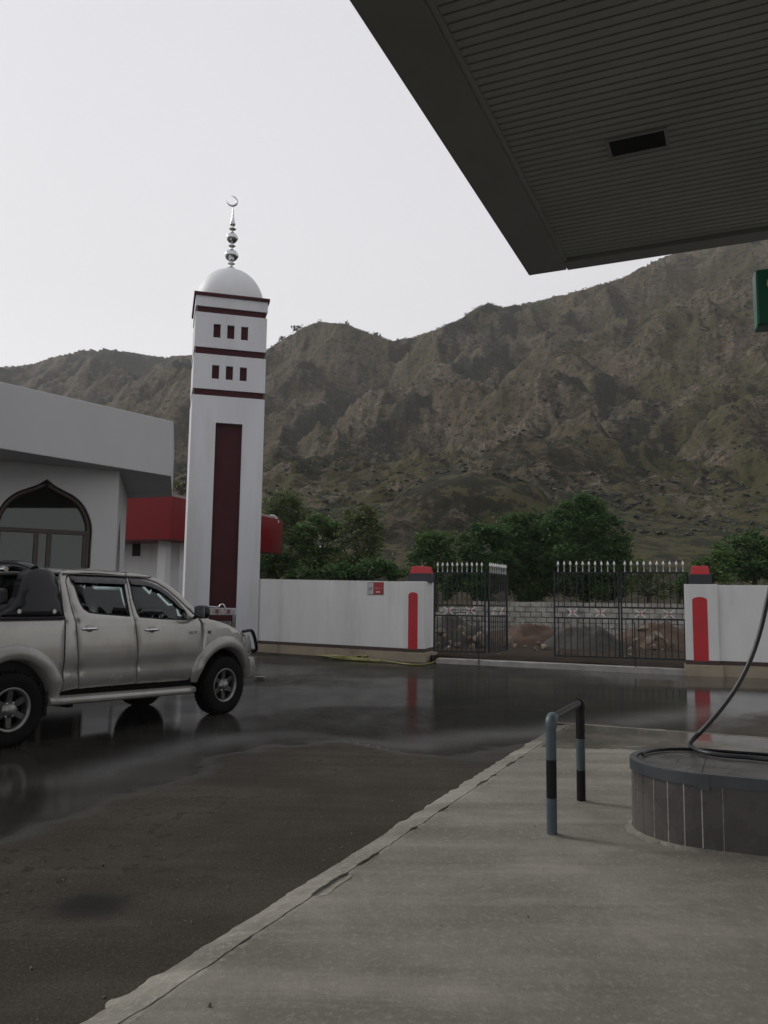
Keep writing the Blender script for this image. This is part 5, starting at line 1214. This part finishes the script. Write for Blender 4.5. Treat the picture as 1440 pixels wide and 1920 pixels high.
# black tube guard in front of the lamps
for sg in (-1, 1):
    MB().tube(smooth_open([(3.60, sg * .74, 1.07), (3.72, sg * .74, 1.09), (3.80, sg * .73, 1.085), (3.86, sg * .73, 1.0), (3.96, sg * .70, .82), (3.97, sg * .66, .78), (3.95, sg * .55, .77), (4.05, sg * .3, .78)], 2), .024, 8).build('bull_bar_loop', MT['gloss_black'], tk)
MB().tube([(4.05, -.45, .78), (4.11, 0, .78), (4.05, .45, .78)], .03, 8).build('bull_bar', MT['gloss_black'], tk)
# bed, tailgate, underside
MB().bx(-1.02, .60, -.70, .70, .60, .63).build('bed_floor', MT['under'], tk)
for sg in (-1, 1):
    MB().bx(-1.02, .60, sg * .70, sg * .74, .63, 1.26).build('bed_liner', MT['dark'], tk)
    MB().bx(-1.02, .60, sg * .72, sg * .832, 1.272, 1.305).build('bed_rail', MT['gloss_black'], tk, bevel=.008)
MB().bx(-1.08, -1.03, -.78, .78, .62, 1.29).build('tailgate', MT['paint'], tk, bevel=.01)
MB().bx(-1.22, -1.10, -.80, .80, .46, .58).build('rear_bumper', MT['chrome'], tk, bevel=.02)
for sg in (-1, 1): MB().bx(-1.09, -1.02, sg * .70, sg * .815, .78, 1.2).build('tail_light', MT['red'], tk, bevel=.01)
MB().bx(-1.0, 3.6, -.42, .42, .40, .56).build('chassis', MT['under'], tk)
MB().bx(.66, 2.62, -.76, .76, .47, .53).build('cab_floor', MT['under'], tk)
MB().bx(2.64, 3.60, -.55, .55, .56, 1.0).build('engine_block', MT['under'], tk)
for x in (0, WB): MB().tube([(x, -.62, .375), (x, .62, .375)], .06, 8).build('axle', MT['under'], tk)
# roll bar: sail-shaped side pieces joined by a hoop, with a bright lamp bar
sail = [(-.13, 1.305), (.60, 1.305), (.60, 1.45), (.605, 1.60), (.60, 1.72), (.565, 1.79), (.48, 1.825), (.36, 1.83), (.26, 1.80), (.18, 1.74), (.12, 1.64), (.06, 1.50), (-.02, 1.40), (-.13, 1.345)]
for sg in (-1, 1):
    panel('roll_bar_side', sail, lambda x, z, d: (x, sg * (.80 - .30 * (z - 1.3) - .12 * max(0, z - 1.6) + .03 * math.sin((x + .13) / .75 * math.pi) - d), z), MT['gloss_black'], tk, step=.05, edge=.02, thick=.10)
    for x in (.05, .47): MB().lathe([(.0, .012), (.02, .01), (.024, 0)], 12, (x, sg * .812, 1.36), 'Y').build('mounting_bolt', MT['chrome'], tk)
rb = []
for q in np.linspace(-1, 1, 17): rb.append((.33, .62 * q, 1.79 + .06 * (1 - q ** 4)))
MB().tube(rb, .06, 12).build('roll_bar_hoop', MT['gloss_black'], tk)
MB().tube([(.08, -.50, 1.80), (.06, 0, 1.82), (.08, .50, 1.80)], .028, 12).build('lamp_bar', MT['chrome'], tk)
for y_ in (-.3, .3): MB().tube([(.08, y_, 1.81), (.33, y_, 1.83)], .025, 8).build('lamp_bar_arm', MT['gloss_black'], tk)
# cab interior
for x, ys in ((1.85, (-.38, .38)), (.95, (-.38, .38))):
    for y_ in ys:
        s = empty_dummy = None
        so = MB().box((x, y_, .80), (.52, .5, .18)).build('seat', MT['seat'], tk, bevel=.05)
        MB().box((0, 0, 0), (.15, .48, .62), R=Matrix.Rotation(-.2, 3, 'Y')).build('backrest', MT['seat'], so, (x - .28, y_, 1.12), bevel=.05)
        MB().box((0, 0, 0), (.10, .28, .18), R=Matrix.Rotation(-.15, 3, 'Y')).build('headrest', MT['seat'], so, (x - .36, y_, 1.52), bevel=.045)
MB().box((2.50, 0, 1.12), (.36, 1.4, .28)).build('dashboard', MT['seat'], tk, bevel=.05)
sw = MB(); ctr = Vector((2.16, -.38, 1.22)); ax = Vector((-.85, 0, .52)).normalized(); a_ = ax.orthogonal().normalized(); b_ = ax.cross(a_)
sw.tube([ctr + (a_ * math.cos(q) + b_ * math.sin(q)) * .185 for q in np.linspace(0, 2 * math.pi, 24, endpoint=False)], .016, 8, closed=True)
for q in (.3, 2.5, 4.7): sw.tube([ctr, ctr + (a_ * math.cos(q) + b_ * math.sin(q)) * .18], .018, 6)
sw.tube([ctr, ctr + Vector((.3, 0, -.18))], .03, 8); sw.build('steering_wheel', MT['dark'], tk)
MB().box((2.18, 0, 1.66), (.03, .22, .07)).build('inner_mirror', MT['dark'], tk, bevel=.01)
MB().bx(.70, 2.0, -.62, .62, 1.775, 1.785).build('headliner', M('headliner', (.22, .21, .20), .9), tk)
cb = MB(); r = np.random.default_rng(4)
cb.box((1.12, -.60, 1.40), (.16, .10, .16), R=Matrix.Rotation(.5, 3, 'Y')); cb.box((1.02, -.58, 1.33), (.2, .12, .12), R=Matrix.Rotation(-.5, 3, 'Y')); cb.build('folded_cloth', M('pale_blue_cloth', (.42, .52, .54), .9), tk, bevel=.03)
# wheels
def wheel(x, sg):
    o = empty('wheel', (x, sg * (HW - .12), .375)); o.parent = tk
    R = .375
    tp = [(.215, -.10), (.27, -.118), (.325, -.12), (.358, -.108), (R - .006, -.092), (R, -.06), (R, .06), (R - .006, .092), (.358, .108), (.325, .12), (.27, .118), (.215, .10)]
    MB().lathe(tp, 56, (0, 0, 0), 'Y', cap=False).build('tyre', MT['tyre'], o)
    tm = MB()
    for k in range(44):
        a = 2 * math.pi * k / 44
        for yy, sh in ((-.078, 0), (-.026, .5), (.026, 0), (.078, .5)):
            aa = a + sh * 2 * math.pi / 44; Rm = Matrix.Rotation(-aa, 3, 'Y'); tm.box(Rm @ Vector((R + .002, yy, 0)), (.014, .04, .036), R=Rm)
    tm.build('tread', MT['tyre'], o)
    s = sg
    MB().lathe([(.214, -.10 * s), (.214, .09 * s), (.224, .105 * s), (.216, .112 * s), (.200, .104 * s), (.190, .085 * s), (.188, -.08 * s)], 48, (0, 0, 0), 'Y', cap=False).build('rim', MT['alloy'], o)
    MB().lathe([(.189, .0), (.0, .0)], 32, (0, .0 * s, 0), 'Y', cap=False).build('brake_disc', MT['under'], o)
    for k in range(6):
        sp_ = MB()
        a = 2 * math.pi * (k + .5) / 6; Rm = Matrix.Rotation(-a, 3, 'Y')
        V = [(.062, -.034), (.19, -.030), (.19, .030), (.062, .034)]
        f_ = [Rm @ Vector((q[0], s * (.068 + (.016 if q[0] > .1 else 0)), q[1])) for q in V]; b2_ = [Rm @ Vector((q[0], s * .03, q[1])) for q in V]
        sp_.add(f_ + b2_, [(0, 1, 2, 3), (4, 7, 6, 5), (0, 4, 5, 1), (1, 5, 6, 2), (2, 6, 7, 3), (3, 7, 4, 0)])
        sp_.build('spoke', MT['spoke'], o, bevel=.008)
    MB().lathe([(.088, .03 * s), (.086, .07 * s), (.062, .082 * s), (.058, .112 * s), (.045, .122 * s), (.0, .124 * s)], 28, (0, 0, 0), 'Y').build('hub_cap', MT['alloy'], o)
    for k in range(6): a = 2 * math.pi * k / 6; MB().lathe([(.011, .06 * s), (.011, .09 * s), (.0, .094 * s)], 8, (.073 * math.cos(a), 0, .073 * math.sin(a)), 'Y').build('wheel_nut', MT['chrome'], o)
for x in (0, WB):
    for sg in (-1, 1): wheel(x, sg)
# ================================================================ trees behind the wall
MT['bark'] = M('bark', (.035, .028, .022), .95, var=.3, vscale=5, bump=.6, bscale=20)
def leafmat(name, c1, c2, c3):
    m = bpy.data.materials.new(name); m.use_nodes = True; t = m.node_tree; b = t.nodes['Principled BSDF']; l = t.links.new
    b.inputs['Roughness'].default_value = .6; b.inputs['Specular IOR Level'].default_value = .25
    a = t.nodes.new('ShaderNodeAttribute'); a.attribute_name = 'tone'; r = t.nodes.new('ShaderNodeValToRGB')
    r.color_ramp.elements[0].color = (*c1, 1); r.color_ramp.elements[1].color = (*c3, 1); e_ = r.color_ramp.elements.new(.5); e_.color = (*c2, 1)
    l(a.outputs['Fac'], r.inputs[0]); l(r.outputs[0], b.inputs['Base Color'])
    tr = t.nodes.new('ShaderNodeBsdfTranslucent'); l(r.outputs[0], tr.inputs[0]); mx = t.nodes.new('ShaderNodeMixShader'); mx.inputs[0].default_value = .25
    l(b.outputs[0], mx.inputs[1]); l(tr.outputs[0], mx.inputs[2]); l(mx.outputs[0], t.nodes['Material Output'].inputs[0])
    return m
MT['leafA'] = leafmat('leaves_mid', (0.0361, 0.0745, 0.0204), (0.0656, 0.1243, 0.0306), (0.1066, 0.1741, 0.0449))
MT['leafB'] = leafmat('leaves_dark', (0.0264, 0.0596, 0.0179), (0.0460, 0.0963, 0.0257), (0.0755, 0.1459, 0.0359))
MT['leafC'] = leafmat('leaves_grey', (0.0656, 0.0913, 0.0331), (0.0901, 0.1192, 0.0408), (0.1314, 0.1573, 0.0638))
def tree(px_, D, lobes, label, mat, ground=None, leaf=.15, per=190, trunk_px=None, seed=0, group=None, dens_=1.0, name='tree', spread=1.0):
    """lobes: (photo column, photo row, radius in photo pixels, optional depth shift) describing the crown; the crown is filled in 3-D round them"""
    r = np.random.default_rng(seed); s = D / F
    b = aty(px_, 1133, D); gz = float(land(np.array([b[0]]), np.array([b[1]]))[0]) if ground is None else ground
    root = empty(name, (b[0], b[1], gz - .1), 0, label, 'tree' if name == 'tree' else 'bush', group); o0 = np.array([b[0], b[1], gz - .1])
    cl = []; 
    for lb in lobes:
        c = aty(lb[0], lb[1], D) - o0; R = lb[2] * s; dy = lb[3] if len(lb) > 3 else 0
        n = max(6, int(17 * (R / .8) ** 1.6 * dens_))
        for k in range(n):
            d = r.normal(0, 1, 3); d /= np.linalg.norm(d); q = c + d * R * r.uniform(.25, 1.0) ** .6 * [1, .9, .85] + [0, dy, 0]
            if q[2] > .15: cl.append((q, R * (.16 + .36 * r.random() ** 1.5) * spread))
    # leaves
    P = []; T = []
    for q, rad in cl:
        n = int(per * .8 * (rad / .3) ** 1.3) + 8
        d = r.normal(0, 1, (n, 3)); d /= np.linalg.norm(d, axis=1)[:, None]; P.append(q + r.normal(0, .05 + .18 * (r.random((n, 1)) > .85), (n, 3)) + d * (rad * r.uniform(.2, 1.05, n) ** .55)[:, None] * [1.15, 1.15, .68])
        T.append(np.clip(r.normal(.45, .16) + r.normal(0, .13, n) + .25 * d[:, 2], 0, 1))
    P = np.concatenate(P); T = np.concatenate(T); n = len(P)
    u_ = r.normal(0, 1, (n, 3)); u_[:, 2] = u_[:, 2] * .5 - .25; u_ /= np.linalg.norm(u_, axis=1)[:, None]
    v_ = np.cross(u_, r.normal(0, 1, (n, 3))); v_ /= np.linalg.norm(v_, axis=1)[:, None]
    L_ = leaf * r.uniform(.6, 1.35, n)[:, None]; Wd = L_ * .42
    V = np.stack([P - u_ * L_ * .5, P + v_ * Wd * .5 + u_ * L_ * .05, P + u_ * L_ * .5, P - v_ * Wd * .5 + u_ * L_ * .05], 1).reshape(-1, 3)
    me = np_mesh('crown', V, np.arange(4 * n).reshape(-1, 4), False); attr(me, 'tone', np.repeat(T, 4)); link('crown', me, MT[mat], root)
    # trunk and limbs reaching into the clumps
    tb = MB(); cen = np.mean([c for c, _ in cl], 0); lo = min(c[2] for c, _ in cl)
    fork = np.array([cen[0] * .35, cen[1] * .3, max(.5, lo + (cen[2] - lo) * .25)]); tr_ = max(.05, .018 * cen[2] + .035)
    tb.tube(smooth_open([(0, 0, -.2), (.04, .02, fork[2] * .5), tuple(fork)], 2), lambda q: tr_ * (1.25 - .45 * q), 8)
    sel = r.permutation(len(cl))[:min(len(cl), 14)]
    for k in sel:
        q = cl[k][0]; mid = fork * .45 + q * .55 + r.normal(0, .12, 3) + [0, 0, -.1]; pt = smooth_open([tuple(fork), tuple(mid), tuple(q)], 2)
        tb.tube(pt, list(np.linspace(tr_ * .38, .006, len(pt))), 5, caps=False)
    tb.build('trunk', MT['bark'], root, fix=False)
    return root
tree(545, 38.5, [(520, 950, 24), (545, 940, 24), (562, 957, 22), (505, 972, 22), (540, 970, 22), (530, 1000, 24), (560, 1000, 20)], 'feathery light tree rising just above the red fascia end', 'leafC', leaf=.14, per=150, seed=1, dens_=1.6, spread=1.1)
tree(520, 38, [(505, 1020, 22), (520, 1045, 26), (540, 1060, 26), (500, 1065, 26)], 'leafy green tree close behind the wall beside the minaret', 'leafA', seed=2, per=230, dens_=1.7, spread=1.15)
tree(610, 34, [(575, 1000, 26), (600, 985, 24), (625, 1000, 24), (585, 1035, 28), (560, 1015, 20), (615, 1040, 24), (600, 1060, 30)], 'rounded green tree in the middle of the row behind the wall', 'leafA', seed=3, per=210, dens_=1.6, spread=1.15)
tree(690, 33, [(660, 978, 24), (685, 968, 22), (702, 988, 20), (650, 1005, 24), (690, 1012, 24), (665, 1040, 26), (700, 1035, 20), (640, 1060, 26), (690, 1065, 26)], 'open feathery tree with bare dark limbs standing over the long wall', 'leafC', leaf=.14, per=150, seed=4, dens_=1.6, spread=1.1)
tree(650, 29, [(630, 1070, 22), (660, 1075, 20), (690, 1068, 22), (720, 1062, 20), (735, 1075, 16), (585, 1078, 20), (555, 1080, 16)], 'dark low bushes growing along the back of the long wall', 'leafB', seed=5, name='bush', per=230, dens_=2.2, spread=1.2)
tree(815, 35, [(785, 1020, 20), (810, 1012, 22), (835, 1022, 24), (800, 1045, 24), (840, 1055, 24), (775, 1050, 16), (770, 1075, 16), (815, 1075, 22)], 'mid green tree behind the narrow-striped pillar cap', 'leafA', seed=6, dens_=1.6, spread=1.1)
tree(905, 36, [(880, 1020, 26), (910, 1000, 28), (940, 1010, 28), (890, 1055, 34), (930, 1060, 38), (870, 1080, 28), (905, 1100, 36), (850, 1100, 26)], 'dense dark green tree behind the folded gate panel', 'leafB', seed=7, per=230, dens_=1.5)
tree(985, 37, [(960, 985, 28), (995, 985, 30), (950, 1020, 34), (990, 1030, 40), (1020, 1000, 28), (970, 1070, 42), (1020, 1065, 42), (995, 1105, 36)], 'dense dark tree above the block wall left of the free gate panel', 'leafB', seed=8, per=230, dens_=1.5)
tree(1095, 36, [(1060, 962, 26), (1090, 945, 24), (1112, 958, 26), (1045, 995, 34), (1090, 990, 40), (1135, 995, 32), (1160, 1010, 24), (1060, 1040, 44), (1110, 1045, 46), (1155, 1050, 34), (1080, 1095, 44), (1130, 1095, 40), (1172, 1085, 26)], 'tallest dense green tree standing behind the gate', 'leafB', seed=9, per=230, dens_=1.45)
tree(1215, 34, [(1200, 1060, 20), (1222, 1080, 22), (1195, 1100, 24), (1230, 1105, 22), (1255, 1100, 18)], 'low sparse greyish shrub behind the hinged gate panel', 'leafC', seed=10, name='bush', per=120)
tree(1335, 30, [(1325, 1055, 22), (1350, 1040, 24), (1320, 1080, 22), (1350, 1075, 28), (1300, 1090, 14)], 'spreading green bush behind the broad-striped pillar cap', 'leafA', seed=11, name='bush', per=230)
tree(1410, 31, [(1385, 1030, 26), (1415, 1020, 26), (1440, 1030, 28), (1400, 1060, 34), (1440, 1065, 34), (1475, 1040, 34)], 'broad green tree top showing over the right boundary wall', 'leafB', seed=12, per=230, dens_=1.5)
tree(1270, 36, [(1265, 1095, 20), (1285, 1088, 18), (1290, 1105, 22)], 'small dark bush at the end of the block wall', 'leafB', seed=13, name='bush')
tree(330, 48, [(325, 905, 9), (345, 915, 9), (350, 895, 7)], 'small pale green tree on the slope above the red fascia', 'leafC', seed=14, per=40, leaf=.16)
# ================================================================ haze in the valley air
hz = MB().bx(-760, 700, -60, 860, -2, 300).build('haze', None)
tag(hz, 'thin grey haze in the valley air', kind='stuff')
hm = bpy.data.materials.new('valley_haze'); hm.use_nodes = True; t = hm.node_tree; t.nodes.clear()
ho = t.nodes.new('ShaderNodeOutputMaterial'); hv = t.nodes.new('ShaderNodeVolumePrincipled'); hv.inputs['Color'].default_value = (.92, .93, .95, 1); hv.inputs['Density'].default_value = .00027; hv.inputs['Anisotropy'].default_value = .2
t.links.new(hv.outputs[0], ho.inputs['Volume']); hz.data.materials.append(hm); hm.cycles.homogeneous_volume = True
